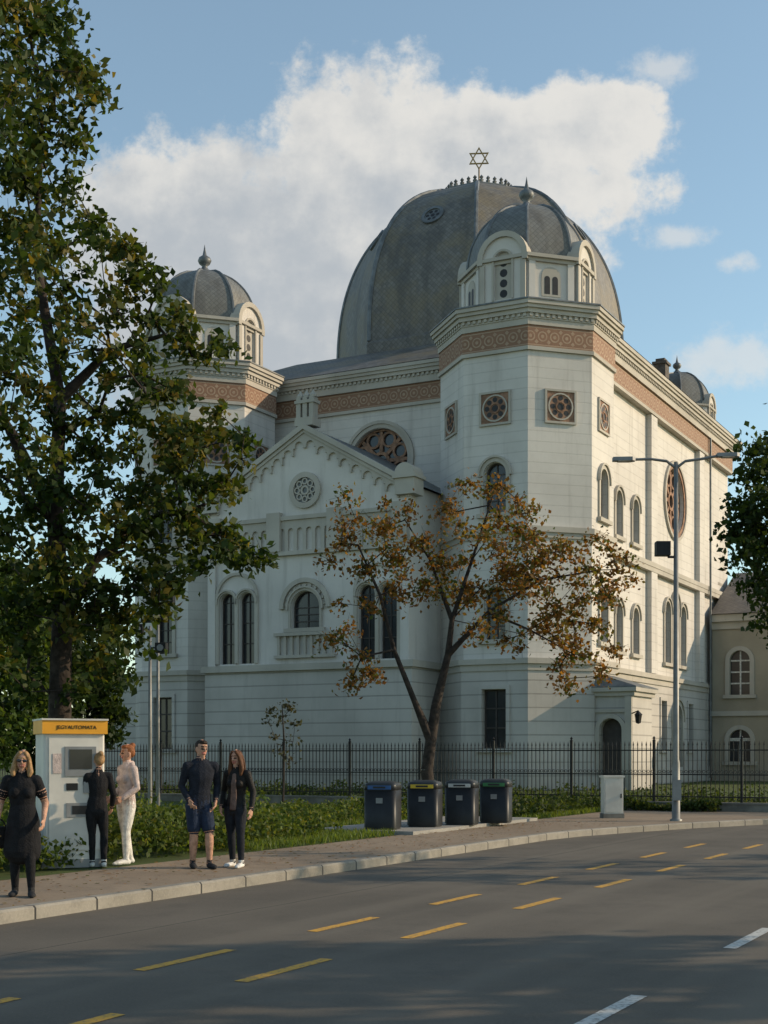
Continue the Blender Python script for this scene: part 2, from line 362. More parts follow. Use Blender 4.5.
def tower(cx, cy, rin, faces, cup=1.):
    tw = MB(); holes = {k: [] for k in range(8)}
    for k, feats in faces.items():
        fr = oface(cx, cy, rin, k)
        for ft in feats:
            if ft == 'up': holes[k].append(awin(fr, 0, 12.7, 14.5, .52, .22))
            if ft == 'mid': holes[k].append(awin(fr, 0, 6.9, 8.8, .5, .22))
            if ft == 'ros': rpanel(fr, 0, 17.5, .68 if rin > 3 else .48)
    hw = rin*t225
    for k in range(8): tw.wall(oface(cx, cy, rin, k), rect(-hw, hw, 6.0, 20.1), holes[k], .36)
    t = tw.build('corner_tower', 'wall', syn)
    lo = MB(); rl = rin+.14; hl = rl*t225
    for k in range(8):
        hs = []
        if 'gnd' in faces.get(k, ()): hs.append(rwin(oface(cx, cy, rl, k), 0, 1.9, 4.6, .58))
        lo.wall(oface(cx, cy, rl, k), rect(-hl, hl, 0, 6.0), hs, .36)
    lo.prism(octp(cx, cy, rl+.16), 0, .9)
    lo.build('tower_base', 'rust', t)
    for lv in (((.30, 5.75, 6.0), (.2, 5.45, 5.75)), ((.16, 11.75, 12.0), (.08, 11.5, 11.75)), ((.12, 19.98, Z1),)):
        bl = MB()
        for e, z0, z1 in lv: bl.prism(octp(cx, cy, rin+e), z0, z1)
        bl.build('string_course', 'trim', t)
    fz = MB(); hf = (rin+.07)*t225
    for k in range(8): fz.poly([oface(cx, cy, rin+.07, k).p(*q) for q in rect(-hf, hf, Z1, Z2)], rect(-hf, hf, Z1, Z2))
    fz.build('frieze', 'frieze', t)
    co = MB(); co.prism(octp(cx, cy, rin+.12), Z2, 21.4); co.prism(octp(cx, cy, rin+.28), 21.62, 21.82); co.prism(octp(cx, cy, rin+.38), 21.82, 21.98); co.prism(octp(cx, cy, rin+.46), 21.98, ZC)
    co.prism(octp(cx, cy, rin+.16), 21.4, 21.62)
    for k in range(8):
        fr = oface(cx, cy, rin+.16, k); hh = (rin+.16)*t225; n = max(5, int(hh*2/.26))
        for i in range(n): x = -hh+(i+.5)*2*hh/n; co.ext(fr, rect(x-.07, x+.07, 21.47, 21.615), 0, .07)
    co.build('cornice', 'trim', t)
    sk = MB(); sk.lathe(cx, cy, [((rin+.5)/math.cos(PI/8), ZC), ((rin+.5)/math.cos(PI/8), ZC+.07), (2.6*cup/math.cos(PI/8), ZC+.4)], 8, PI/8); sk.build('tower_roof', 'lead', t)
    # cupola: one continuous octagonal drum with shallow arched gables
    q = cup; z = lambda h: ZC+h*q
    cw = MB(); rd = 2.84*q; gs = .13*q; zs_ = 2.5
    cw.prism(octp(cx, cy, rd), ZC, z(2.5), False)
    for k in (0, 2, 4, 6):
        fr = oface(cx, cy, rd, k).shift(gs); r = 1.15*q
        h = arch(0, z(.6), z(2.4), .42*q, 10)
        cw.wall(fr, arch(0, ZC, z(zs_), r), [h], .12); ap = apath(0, ZC, z(zs_), r)
        cw.band(fr, ap, ap, -.9*q, 0, False)
    for k in (1, 3, 5, 7):
        fr = oface(cx, cy, rd, k)
        for s_ in (-1, 1): cw.ext(fr, rect(s_*.98*q-.16, s_*.98*q+.16, ZC, z(2.3)), 0, .1)
    cb = cw.build('cupola', 'plain', syn)
    tr = MB(); tr.prism(octp(cx, cy, rd+.12*q), z(2.26), z(2.42)); tr.prism(octp(cx, cy, rd+.25*q), z(2.42), z(2.58))
    tr.build('cupola_cornice', 'trim', cb)
    for k in (0, 2, 4, 6):
        tr = MB(); fr = oface(cx, cy, rd, k).shift(gs)
        tr.band(fr, apath(0, z(2.3), z(zs_), 1.0*q), apath(0, z(2.3), z(zs_), 1.26*q), -.5*q, .13*q, False)
        tr.band(fr, apath(0, z(.6), z(2.4), .44*q), apath(0, z(.6), z(2.4), .54*q), 0, .06, False)
        tr.ext(fr, rect(-1.15*q, -.9*q, ZC, z(2.3)), 0, .08); tr.ext(fr, rect(.9*q, 1.15*q, ZC, z(2.3)), 0, .08)
        tr.build('cupola_gable', 'trim', cb)
    for k in range(8):
        ax = k % 2 == 0
        fr = oface(cx, cy, rd, k).shift(gs) if ax else oface(cx, cy, rd, k)
        d0 = -.10 if ax else .03
        pn = MB()
        if ax: pn.ext(fr, arch(0, z(.6), z(2.4), .425*q, 10), d0-.05, d0)
        else: pn.ext(fr, arch(0, z(.7), z(1.6), .48*q, 10), 0, .03)
        pw = pn.build('pierced_plate', 'trim', cb)
        pl = MB()
        if ax:
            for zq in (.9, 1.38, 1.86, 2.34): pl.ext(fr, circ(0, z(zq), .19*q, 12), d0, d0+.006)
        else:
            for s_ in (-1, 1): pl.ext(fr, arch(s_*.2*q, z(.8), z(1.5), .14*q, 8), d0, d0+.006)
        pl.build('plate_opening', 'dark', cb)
    dm = MB(); Rd = 2.86*q; pr = []
    for i in range(17):
        a = i/16; zz = 2.58+3.3*a; pr.append((Rd*max(.0, 1-a**2.25)**(1/2.1), z(zz)))
    pr[-1] = (.12, z(5.88)); dm.lathe(cx, cy, pr, 8, PI/8); dm.build('cupola_roof', 'capslate', cb)
    for i in range(8):
        a = PI/8+PI/4*i; rb = MB()
        for j in range(len(pr)-1):
            rb.tube((cx+pr[j][0]*math.cos(a), cy+pr[j][0]*math.sin(a), pr[j][1]), (cx+pr[j+1][0]*math.cos(a), cy+pr[j+1][0]*math.sin(a), pr[j+1][1]), .085*q, .085*q, 6)
        rb.build('roof_rib', 'lead', cb)
    fn = MB(); fn.lathe(cx, cy, [(r_*q, z(h_-.2)) for r_, h_ in ((.5, 6.0), (.42, 6.12), (.2, 6.28), (.14, 6.42), (.30, 6.55), (.38, 6.72), (.32, 6.88), (.12, 7.02), (.06, 7.3), (.0, 7.65))], 12); fn.build('finial', 'lead', cb, True)
tower(0, 0, 3.85, {5: ['ros'], 6: ['up', 'mid', 'ros', 'gnd'], 7: ['ros'], 0: ['up', 'mid', 'ros']})
tower(-18.9, 0, 3.6, {4: ['ros'], 5: ['ros'], 6: ['up', 'mid', 'ros', 'gnd'], 7: ['ros'], 0: ['up', 'ros']})
tower(0, 26.5, 2.7, {0: ['up', 'ros'], 7: ['ros'], 6: []}, .76)
tower(-18.9, 26.5, 2.7, {4: ['up', 'mid', 'ros']}, .76)
# main block
UR, VF, UL, VB = 2.9, 2.6, -21.8, 28.2
fR = Fr(UR, 0, 1, 0); fF = Fr(-9.45, VF, 0, -1); fL = Fr(UL, 0, -1, 0); fB = Fr(-9.45, VB, 0, 1)
hR = []
for v in (5.2, 8.0): hR.append(awin(fR, v, 12.7, 14.5, .5, .2)); hR.append(awin(fR, v, 6.9, 8.8, .5, .2))
hR.append(rose(fR, 15.6, 16.2, 1.85, 'terra', 'terra'))
for v in (14.0, 15.6, 17.2): hR.append(awin(fR, v, 6.8, 10.2 if v == 15.6 else 9.7, .55, .2))
hF = [rose(fF, 0, 17.3, 1.7)]
b = MB(); b.wall(fR, rect(0, VB, 6, 20.1), hR, .45); b.wall(fF, rect(-12.3, 12.3, 0, 20.1), hF, .45); b.wall(fL, rect(-VB, -VF, 0, 20.1)); b.wall(fB, rect(-12.35, 12.35, 0, 20.1))
mainb = b.build('main_block', 'wall', syn)
fR2 = fR.shift(.14)
hG = [rwin(fR2, v, 1.9, 4.6, .55) for v in (5.2, 8.0)]+[awin(fR2, 15.6, .3, 3.6, .85, .3, None, False), rwin(fR2, 12.8, 1.9, 4.6, .5), rwin(fR2, 18.4, 1.9, 4.6, .5)]
b = MB(); b.wall(fR2, rect(0, VB, 0, 6), hG, .36); b.ext(fR2, rect(3, VB, 0, .9), 0, .15); b.build('base_wall', 'rust', mainb)
for v in (10.6, 20.6): MB().ext(fR, rect(v-.55, v+.55, 6.02, 19.95), 0, .3).build('pilaster', 'wall', mainb)
for fr, t0, t1 in ((fR, 0, VB), (fF, -12.3, 12.3), (fL, -VB, -VF), (fB, -12.6, 12.6)):
    if fr is fR:
        st = MB(); st.ext(fr, rect(t0, t1, 5.74, 5.99), 0, .32); st.ext(fr, rect(t0, t1, 5.44, 5.74), 0, .21); st.build('string_course', 'trim', mainb)
        st = MB(); st.ext(fr, rect(t0, t1, 11.74, 11.99), 0, .36); st.ext(fr, rect(t0, t1, 11.49, 11.74), 0, .33); st.build('string_course', 'trim', mainb)
    MB().ext(fr, rect(t0, t1, 19.97, Z1-.01), 0, .36 if fr is fR else .14).build('string_course', 'trim', mainb)
    dd = .33 if fr is fR else .06
    MB().ext(fr, rect(t0, t1, Z1-.01, Z2-.01), 0, dd).build('frieze', 'frieze', mainb)
    co = MB(); co.ext(fr, rect(t0, t1, Z2-.01, 21.61), 0, dd+.12); co.ext(fr, rect(t0-.4, t1+.4, 21.61, 21.81), 0, dd+.26); co.ext(fr, rect(t0-.5, t1+.5, 21.81, 21.97), 0, dd+.35); co.ext(fr, rect(t0-.6, t1+.6, 21.97, ZC-.012), 0, dd+.42)
    n = int((t1-t0)/.27)
    for i in range(n): x = t0+(i+.5)*(t1-t0)/n; co.ext(fr, rect(x-.07, x+.07, 21.46, 21.605), dd+.12, dd+.2)
    co.build('cornice', 'trim', mainb)
rf = MB(); a = [(UL-.45, VF-.45), (UR+.75, VF-.45), (UR+.75, VB+.45), (UL-.45, VB+.45)]; DC = (-9.45, 15.8)
i_ = [(DC[0]-8.2, DC[1]-8.2), (DC[0]+8.2, DC[1]-8.2), (DC[0]+8.2, DC[1]+8.2), (DC[0]-8.2, DC[1]+8.2)]
for j in range(4):
    p, q, r, s_ = a[j], a[(j+1) % 4], i_[(j+1) % 4], i_[j]; w = math.dist(p, q)
    rf.poly([(*p, ZC+.03), (*q, ZC+.03), (*r, 24.75), (*s_, 24.75)], [(0, 0), (w, 0), (w-4, 5), (4, 5)])
rf.poly([(*p, 24.75) for p in i_]); rf.build('main_roof', 'slate', mainb)
# the great dome
DH = 10.55; DE = 2.42; dz = lambda f: 25.5+DH*f
pr = [(8.95, 24.4), (8.95, 25.3), (8.77, 25.5)]
for i in range(1, 30):
    f = i/30*1.0; R = 8.77*(1-f**DE)**(1/DE)
    if R < 2.2: break
    pr.append((R, dz(f)))
pr.append((2.05, dz(.99)))
dome = MB().lathe(*DC, pr, 8, PI/8).build('dome', 'slate', syn)
for i in range(8):
    a = PI/8+PI/4*i; rb = MB()
    for j in range(2, len(pr)-1): rb.tube((DC[0]+pr[j][0]*math.cos(a), DC[1]+pr[j][0]*math.sin(a), pr[j][1]), (DC[0]+pr[j+1][0]*math.cos(a), DC[1]+pr[j+1][0]*math.sin(a), pr[j+1][1]), .13, .13, 6)
    rb.build('dome_rib', 'lead', dome)
c8 = math.cos(PI/8)
class SF:
    def p(s, t, z, d=0): return s.o+s.t*t+s.u*z+s.n*d
for k in range(8):                                   # small rosette on each face
    RR = lambda f: 8.77*(1-f**DE)**(1/DE)*c8
    f = .68; R = RR(f); f2 = .71; f1 = .65
    a = PI/4*k; n0 = Vector((math.cos(a), math.sin(a), 0)); tang = (n0*(RR(f2)-RR(f1))+Vector((0, 0, dz(f2)-dz(f1)))).normalized(); nrm = n0-tang*n0.dot(tang)
    sf = SF(); sf.o = Vector((DC[0], DC[1], dz(f)))+n0*R; sf.u = tang; sf.n = nrm.normalized(); sf.t = sf.u.cross(sf.n)
    r_ = MB(); r_.ext(sf, circ(0, 0, .5, 24), -.15, .03); r_.band(sf, circ(0, 0, .5, 24), circ(0, 0, .7, 24), -.15, .10); ro = r_.build('dome_rosette', 'lead', dome)
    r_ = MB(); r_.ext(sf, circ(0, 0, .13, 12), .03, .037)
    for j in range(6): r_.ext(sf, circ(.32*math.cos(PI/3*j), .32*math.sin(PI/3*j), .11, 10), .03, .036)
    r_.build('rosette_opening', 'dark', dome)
zt = dz(.99)
cr = MB(); cr.prism(octp(*DC, 2.05), zt-.1, zt+.1); cr.prism(octp(*DC, 2.2), zt+.1, zt+.18)
op = octp(*DC, 2.05)
for j in range(8):
    p, q = Vector(op[j]), Vector(op[(j+1) % 8])
    for i in range(4):
        e = p.lerp(q, (i+.5)/4); cr.lathe(e.x, e.y, [(.1, zt+.18), (.15, zt+.33), (.06, zt+.4), (.13, zt+.5), (.0, zt+.66)], 6)
cr.build('cresting', 'lead', dome)
sp = MB(); sp.lathe(*DC, [(.5, zt+.1), (.25, zt+.3), (.07, zt+.5), (.055, zt+1.0), (.12, zt+1.08), (.05, zt+1.16), (.045, 37.9)], 10); sp.build('star_pole', 'gold', dome, True)
sr = MB(); fs = Fr(DC[0], DC[1], .40, -.92); zc = 38.5
for s_ in (1, -1):
    o_ = [(.70*math.cos(PI/2*s_+2*PI/3*i), zc+.70*math.sin(PI/2*s_+2*PI/3*i)) for i in range(3)]; n_ = [(.57*math.cos(PI/2*s_+2*PI/3*i), zc+.57*math.sin(PI/2*s_+2*PI/3*i)) for i in range(3)]
    sr.band(fs, n_, o_, -.04+.012*s_, .04+.012*s_)
sr.build('star_of_david', 'gold', dome)
# gabled front
GU, GV, GW = -9.45, -5.0, 5.65; fG = Fr(GU, GV, 0, -1); ZE, ZP = 14.2, 17.4
hs = [awin(fG, 0, 7.75, 8.75, .78, .16)]
PX = 3.95
for s_ in (-1, 1):
    for e in (-.58, .58): hs.append(awin(fG, s_*PX+e, 6.12, 9.2, .44, .11, None, False))
zr = lambda t: ZP-(ZP-ZE)*abs(t)/GW
b = MB(); b.wall(fG, [(-GW, 6), (GW, 6), (GW, ZE), (0, ZP), (-GW, ZE)], hs, .4)
b.poly([(GU-GW, GV, 0), (GU-GW, VF, 0), (GU-GW, VF, ZE), (GU-GW, GV, ZE)]); b.poly([(GU+GW, GV, 0), (GU+GW, VF, 0), (GU+GW, VF, ZE), (GU+GW, GV, ZE)])
gab = b.build('gabled_front', 'plain', syn)
fG2 = fG.shift(.15)
b = MB(); b.wall(fG2, rect(-GW-.15, GW+.15, 0, 5.7)); b.ext(fG2, rect(-GW-.15, GW+.15, 0, .9), 0, .16)
for s_ in (-1, 1): b.poly([(GU+s_*(GW+.15), GV-.15, 0), (GU+s_*(GW+.15), VF, 0), (GU+s_*(GW+.15), VF, 5.7), (GU+s_*(GW+.15), GV-.15, 5.7)])
b.build('base_wall', 'rust', gab)
MB().box(GU-GW-.3, GU+GW+.3, GV-.32, VF, 5.7, 6.02).build('string_course', 'trim', gab)
for s_ in (-1, 1):                                       # shared hoods
    t_ = MB()
    t_.band(fG, apath(s_*PX, 9.4, 9.4, 1.12, 16), apath(s_*PX, 9.4, 9.4, 1.26, 16), 0, .12, False)
    t_.ext(fG, rect(s_*PX-.09, s_*PX+.09, 6.15, 9.3), 0, .12)
    for e in (-1.18, 1.18): t_.ext(fG, rect(s_*PX+e-.08, s_*PX+e+.08, 6.14, 9.4), 0, .11)
    t_.build('window_hood', 'trim', gab)
    MB().ext(fG, rect(s_*5.42-.22, s_*5.42+.22, 6.03, 11.3), 0, .14).build('pilaster', 'plain', gab)
t_ = MB(); t_.band(fG, apath(0, 8.7, 8.75, 1.2, 20), apath(0, 8.7, 8.75, 1.42, 20), 0, .16, False)
for i in range(11):
    a = PI*(i+.5)/11; t_.ext(fG, circ(1.07*math.cos(a), 8.75+1.07*math.sin(a), .08, 6), 0, .1)
t_.build('window_hood', 'trim', gab)
t_ = MB(); t_.ext(fG, rect(-1.7, 1.7, 7.38, 7.54), 0, .22); t_.ext(fG, rect(-1.7, 1.7, 6.3, 6.45), 0, .2)
for i in range(9): x = -1.48+i*.37; t_.ext(fG, rect(x-.07, x+.07, 6.45, 7.38), 0, .13)
t_.build('blind_balustrade', 'trim', gab)
# arcade band
t_ = MB(); t_.ext(fG, rect(-GW-.1, GW+.1, 13.0, 13.2), 0, .22); t_.ext(fG, rect(-GW-.1, GW+.1, 11.3, 11.5), 0, .22)
n = 22; w = 2*GW/n
for i in range(n):
    x = -GW+i*w; c = x+w/2; r = w*.32
    t_.ext(fG, [(x, 11.5), (c-r, 11.5)]+[(c-r*math.cos(PI*j/6), 12.45+r*math.sin(PI*j/6)) for j in range(7)]+[(c+r, 11.5), (x+w, 11.5), (x+w, 13.0), (x, 13.0)], 0, .13)
for x in (-5.2, -1.7, 1.7, 5.2): t_.ext(fG, rect(x-.38, x+.38, 11.5, 13.4), 0, .28)
t_.build('arcade_band', 'trim', gab)
# corbel arches below the rake
n = 9; w = GW/n
for s_ in (-1, 1):
    t_ = MB()
    for i in range(n):
        x0, x1 = i*w, (i+1)*w; c = (x0+x1)/2; r = w*.36; zb = zr(x1)-.5
        pts = [(x0, zr(x0)-.08), (x0, zb-.1), (c-r, zb-.1)]+[(c-r*math.cos(PI*j/6), zb+r*math.sin(PI*j/6)) for j in range(7)]+[(c+r, zb-.1), (x1, zb-.1), (x1, zr(x1)-.08)]
        t_.ext(fG, [(s_*x, z) for x, z in pts], 0, .13)
    t_.ext(fG, [(s_*x, z) for x, z in ((0, ZP-.08), (GW+.22, ZE-.2), (GW+.22, ZE+.06), (0, ZP+.2))], -.1, .30+.003*s_)
    t_.ext(fG, [(s_*x, z) for x, z in ((0, ZP-.24), (GW+.1, ZE-.36), (GW+.1, ZE-.2), (0, ZP-.08))], 0, .2+.003*s_)
    t_.build('raking_cornice', 'trim', gab)
md = MB().ext(fG, circ(0, 14.4, .62, 20), 0, .03).build('gable_rosette', 'lead', gab)
d_ = MB(); d_.band(fG, circ(0, 14.4, .62, 24), circ(0, 14.4, .88, 24), 0, .14); d_.band(fG, circ(0, 14.4, .14, 12), circ(0, 14.4, .24, 12), .03, .09)
for i in range(8):
    a = PI/4*i; d_.band(fG, circ(.43*math.cos(a), 14.4+.43*math.sin(a), .1, 10), circ(.43*math.cos(a), 14.4+.43*math.sin(a), .17, 10), .03, .1)
d_.build('gable_rosette_tracery', 'trim', gab)
g_ = MB()
for s_ in (-1, 1):
    A = [(GU, GV+.1, ZP+.12), (GU+s_*(GW+.3), GV+.1, ZE-.03), (GU+s_*(GW+.3), VF, ZE-.03), (GU, VF, ZP+.12)]; g_.poly(A, [(0, 0), (6.7, 0), (6.7, 7.6), (0, 7.6)])
g_.build('gable_roof', 'lead', gab)
ac = MB(); ac.box(GU-.5, GU+.5, GV-.2, GV+.6, ZP+.1, ZP+.5)
for x in (-.36, 0, .36): ac.box(GU+x-.12, GU+x+.12, GV-.1, GV+.35, ZP+.5, ZP+1.5); ac.lathe(GU+x, GV+.12, [(.18, ZP+1.5), (.18, ZP+1.6), (0, ZP+1.9)], 8)
ac.box(GU-.55, GU+.55, GV-.15, GV+.45, ZP+1.2, ZP+1.35)
ac.build('gable_peak_ornament', 'trim', gab)
for s_ in (-1, 1):
    ac = MB(); x = GU+s_*(GW-.15); ac.box(x-.5, x+.5, GV-.3, GV+.7, ZE-.5, ZE+.25); ac.box(x-.6, x+.6, GV-.4, GV+.8, ZE+.25, ZE+.42)
    fa = Fr(x, GV-.3, 0, -1); ac.ext(fa, arch(0, ZE+.42, ZE+.45, .5), -1.0, .05); ac.build('gable_foot_ornament', 'trim', gab)
lw = MB(); lw.box(-24.6, GU-GW-.2, -2.6, 10, 0, 5.6); lw = lw.build('low_wing', 'rust', syn)
MB().box(-24.8, GU-GW-.1, -2.8, 10.1, 5.6, 5.9).build('wing_cornice', 'trim', lw)
# entrance porch on the near tower, built against its road side
po = MB(); fP = Fr(4.75, -1.5, 0, -1); po.wall(fP, rect(-1.15, 1.0, 0, 4.3), [arch(-.02, 0.35, 2.75, .52)], .5)
po.poly([(5.75, -1.5, 0), (5.75, 1.5, 0), (5.75, 1.5, 4.3), (5.75, -1.5, 4.3)]); po.poly([(3.6, 1.5, 0), (5.75, 1.5, 0), (5.75, 1.5, 4.3), (3.6, 1.5, 4.3)])
pt = po.build('porch', 'rust', syn)
MB().ext(fP, arch(-.02, .33, 2.75, .53), -.5, -.42).build('porch_door', 'bar', pt)
q_ = MB(); q_.box(3.6, 5.88, -1.63, 1.62, 4.3, 4.5); q_.box(3.6, 6.0, -1.76, 1.74, 4.5, 4.68); q_.band(fP, apath(-.02, .35, 2.75, .54), apath(-.02, .35, 2.75, .74), 0, .1, False)
for x in (-1.0, .82): q_.ext(fP, rect(x-.15, x+.17, 0, 4.28), 0, .12)
q_.ext(fP, rect(-.9, .7, 3.55, 3.7), 0, .1); q_.build('porch_trim', 'trim', pt)
q_ = MB(); q_.prism([(3.6, -1.76), (6.0, -1.76), (6.0, 1.74), (3.6, 1.74)], 4.68, 4.74); q_.poly([(6.0, -1.76, 4.74), (6.0, 1.74, 4.74), (3.9, 1.2, 5.4), (3.9, -1.2, 5.4)]); q_.poly([(3.6, -1.76, 4.74), (6.0, -1.76, 4.74), (3.9, -1.2, 5.4)]); q_.poly([(6.0, 1.74, 4.74), (3.6, 1.74, 4.74), (3.9, 1.2, 5.4)]); q_.build('porch_roof', 'lead', pt)
q_ = MB(); q_.tube((5.75, -1.5, 3.5), (6.1, -1.75, 3.6), .03, .03); q_.lathe(6.1, -1.75, [(.0, 3.0), (.12, 3.05), (.17, 3.4), (.2, 3.42), (.0, 3.62)], 6); q_.build('porch_lantern', 'iron', pt)
for (u, v, z1) in ((1.3, 8.2, 25.0), (1.0, 19.5, 25.6)):
    c_ = MB(); c_.box(u-.35, u+.35, v-.4, v+.4, 22, z1-.35); c_.box(u-.45, u+.45, v-.5, v+.5, z1-.35, z1-.2); c_.box(u-.28, u+.28, v-.32, v+.32, z1-.2, z1); c_.build('chimney', 'chim', syn)
for (u, v) in ((UR+.45, 2.6), (UR+.45, 22.0), (-3.2, -1.2)): MB().tube((u, v, .2), (u, v, 21.1), .07, .07, 8).build('downpipe', 'lead', syn)
# annex
an = thing('annex_building', T1+Vector((cT*3.3+sT*22.6, -sT*3.3+cT*22.6, 0)), -TH, 'lower beige building with brown tiled roof at right end of the synagogue', 'building')
fA = Fr(0, 0, 0, -1); ha = []
def anwin(cx, z0, zs, r):
    w = MB().ext(fA, arch(cx, z0, zs, r+.02), -.3, -.22).build('window', 'glass', an)
    g = MB(); bars(g, fA, -.219, [cx], [z0+.7, z0+1.4, zs], cx-r, cx+r, z0, zs+r*.95, .09); g.build('frame', 'white_cloth', w)
    s_ = MB(); s_.band(fA, apath(cx, z0, zs, r+.02), apath(cx, z0, zs, r+.28), 0, .1, False); s_.ext(fA, rect(cx-r-.4, cx+r+.4, z0-.22, z0-.01), 0, .18); s_.build('surround', 'trim', w)
    ha.append(arch(cx, z0, zs, r))
for cx in (1.7, 5.2, 8.7, 12.2): anwin(cx, 5.3, 7.4, .6); anwin(cx, 1.2, 2.5, .65)
AH = 10.2
b = MB(); b.wall(fA, rect(0, 18, 0, AH), ha, .3); b.poly([(18, 0, 0), (18, 12, 0), (18, 12, AH), (18, 0, AH)]); b.poly([(0, 0, 0), (0, 12, 0), (0, 12, AH), (0, 0, AH)]); b.poly([(0, 12, 0), (18, 12, 0), (18, 12, AH), (0, 12, AH)])
b.build('wall', 'annex', an)
b = MB(); b.ext(fA, rect(0, 18, AH-.85, AH-.4), 0, .12); b.ext(fA, rect(0, 18.2, AH-.4, AH+.04), 0, .4); b.build('cornice', 'trim', an); MB().ext(fA, rect(0, 18, 4.0, 4.3), 0, .14).build('string_course', 'trim', an)
b = MB(); e = AH+.06; A = [(0, -.6, e), (18.5, -.6, e), (18.5, 12.6, e), (0, 12.6, e)]; R0, R1 = (0, 6, e+3.3), (13, 6, e+3.3)
b.poly([A[0], A[1], R1, R0], [(0, 0), (19, 0), (13.5, 7.2), (0, 7.2)]); b.poly([A[2], A[3], R0, R1], [(0, 0), (19, 0), (19, 7.2), (5.5, 7.2)]); b.poly([A[1], A[2], R1], [(0, 0), (13, 0), (6.5, 6)]); b.poly([A[3], A[0], R0], [(0, 0), (13, 0), (6.5, 6)]); b.poly(A)
b.build('roof', 'rooftile', an)

# ---------------------------------------------------------------- fence
VFN = 38.9; fu0, fu1 = -42.0, -3.9; nb = 15; bw = (fu1-fu0)/nb
fe = thing('iron_fence', RW(fu0, VFN, 0), -TH, 'long black wrought iron picket fence on a low stone plinth before the synagogue garden', 'fence')
pl = MB(); pl.box(0, fu1-fu0, -.13, .13, -.2, .2); pl.box(-.03, fu1-fu0+.03, -.16, .16, .2, .25); pl.build('plinth', 'stone', fe)
for i in range(nb+1):
    x = i*bw; p = MB(); p.box(x-.035, x+.035, -.035, .035, .25, 2.02); p.lathe(x, 0, [(.05, 2.02), (.05, 2.04), (.02, 2.06), (.045, 2.1), (.0, 2.16)], 8); p.build('post', 'iron', fe)
    if i < nb:
        q = MB(); x0 = x+.04; x1 = x+bw-.04
        for z in (.38, 1.02, 1.72): q.box(x0, x1, -.015, .015, z, z+.035)
        n = 19
        for j in range(n):
            xx = x0+(j+.5)*(x1-x0)/n; q.box(xx-.010, xx+.010, -.010, .010, .3, 1.9); q.lathe(xx, 0, [(.025, 1.88), (.0, 2.02)], 4)
            q.band(Fr(0, 0, 0, -1), circ(xx+.06, 1.12, .035, 8), circ(xx+.06, 1.12, .048, 8), -.01, .01)
        q.build('picket_panel', 'iron', fe)

# ---------------------------------------------------------------- street furniture
def street_lamp():
    b0 = G(676, 821); o = thing('street_lamp', b0, 0, 'tall grey street lamp with two outstretched arms on the pavement corner', 'street lamp')
    s_ = F/b0.y; H = (821-462)/s_
    m_ = MB(); m_.lathe(0, 0, [(.15, 0), (.15, .04), (.10, .06), (.095, 1.4), (.075, 1.5), (.05, H)], 14); m_.build('pole', 'steel', o, True)
    for sg, dx, dz_ in ((-1, 62, 4), (1, 62, 11)):
        a_ = MB(); X = sg*dx/s_; z1 = H+dz_/s_*.6
        pts = [Vector((0, 0, H-.15)), Vector((X*.15, 0, H+.02)), Vector((X*.4, 0, H+.07)), Vector((X*.72, 0, z1))]
        for p, q in zip(pts, pts[1:]): a_.tube(p, q, .035, .032, 8)
        a_.build('arm', 'steel', o)
        h = MB(); x0, x1 = sorted((X*.66, X*1.02)); h.prism([(x0, -.09), (x1-.08, -.13), (x1, -.06), (x1, .06), (x1-.08, .13), (x0, .09)], z1-.04, z1+.05); lh = h.build('lamp_head', 'kioskgrey', o)
        g = MB(); g.box(x0+.12, x1-.12, -.09, .09, z1-.055, z1-.041); g.build('lens', 'white_cloth', lh)
    f_ = MB(); f_.box(-.5, -.16, -.16, .12, (755-556)/s_+EYE, (755-542)/s_+EYE); f_.tube((-.2, 0, 6.4), (0, 0, 6.4), .03, .03); f_.build('floodlight', 'iron', o)
    j = MB(); j.box(-.1, .1, -.14, -.1, .5, 1.0); j.build('access_door', 'kioskgrey', o)
street_lamp()
def flood_pole(px, Y, top, sg, lab):
    b0 = P(px, 0, Y); b0.z = 0; o = thing('floodlight_pole', b0, 0, lab, 'lamp post', 'floodlight poles by the garden'); H = EYE+(HZ-top)/F*Y
    m_ = MB(); m_.lathe(0, 0, [(.07, 0), (.055, 2), (.04, H)], 10); m_.build('pole', 'steel', o, True)
    for e in (0, 1):
        f_ = MB(); z = H-.1-e*.55; x = sg*(1 if e == 0 else -1)
        f_.tube((0, 0, z), (x*.22, -.03, z), .025, .025); f_.prism([(x*.18, -.22), (x*.5, -.26), (x*.54, .02), (x*.18, .08)], z-.15, z+.14); fo = f_.build('floodlight', 'iron', o)
        g = MB(); g.tube((x*.34, -.265, z-.01), (x*.34, -.24, z-.01), .1, .1, 10, True); g.build('lens', 'kioskgrey', fo)
flood_pole(158, 42.5, 597, 1, 'taller slim steel floodlight pole, right one of the pair behind the ticket machine')
flood_pole(150, 40.5, 626, -1, 'shorter steel floodlight pole standing just left of the taller one')
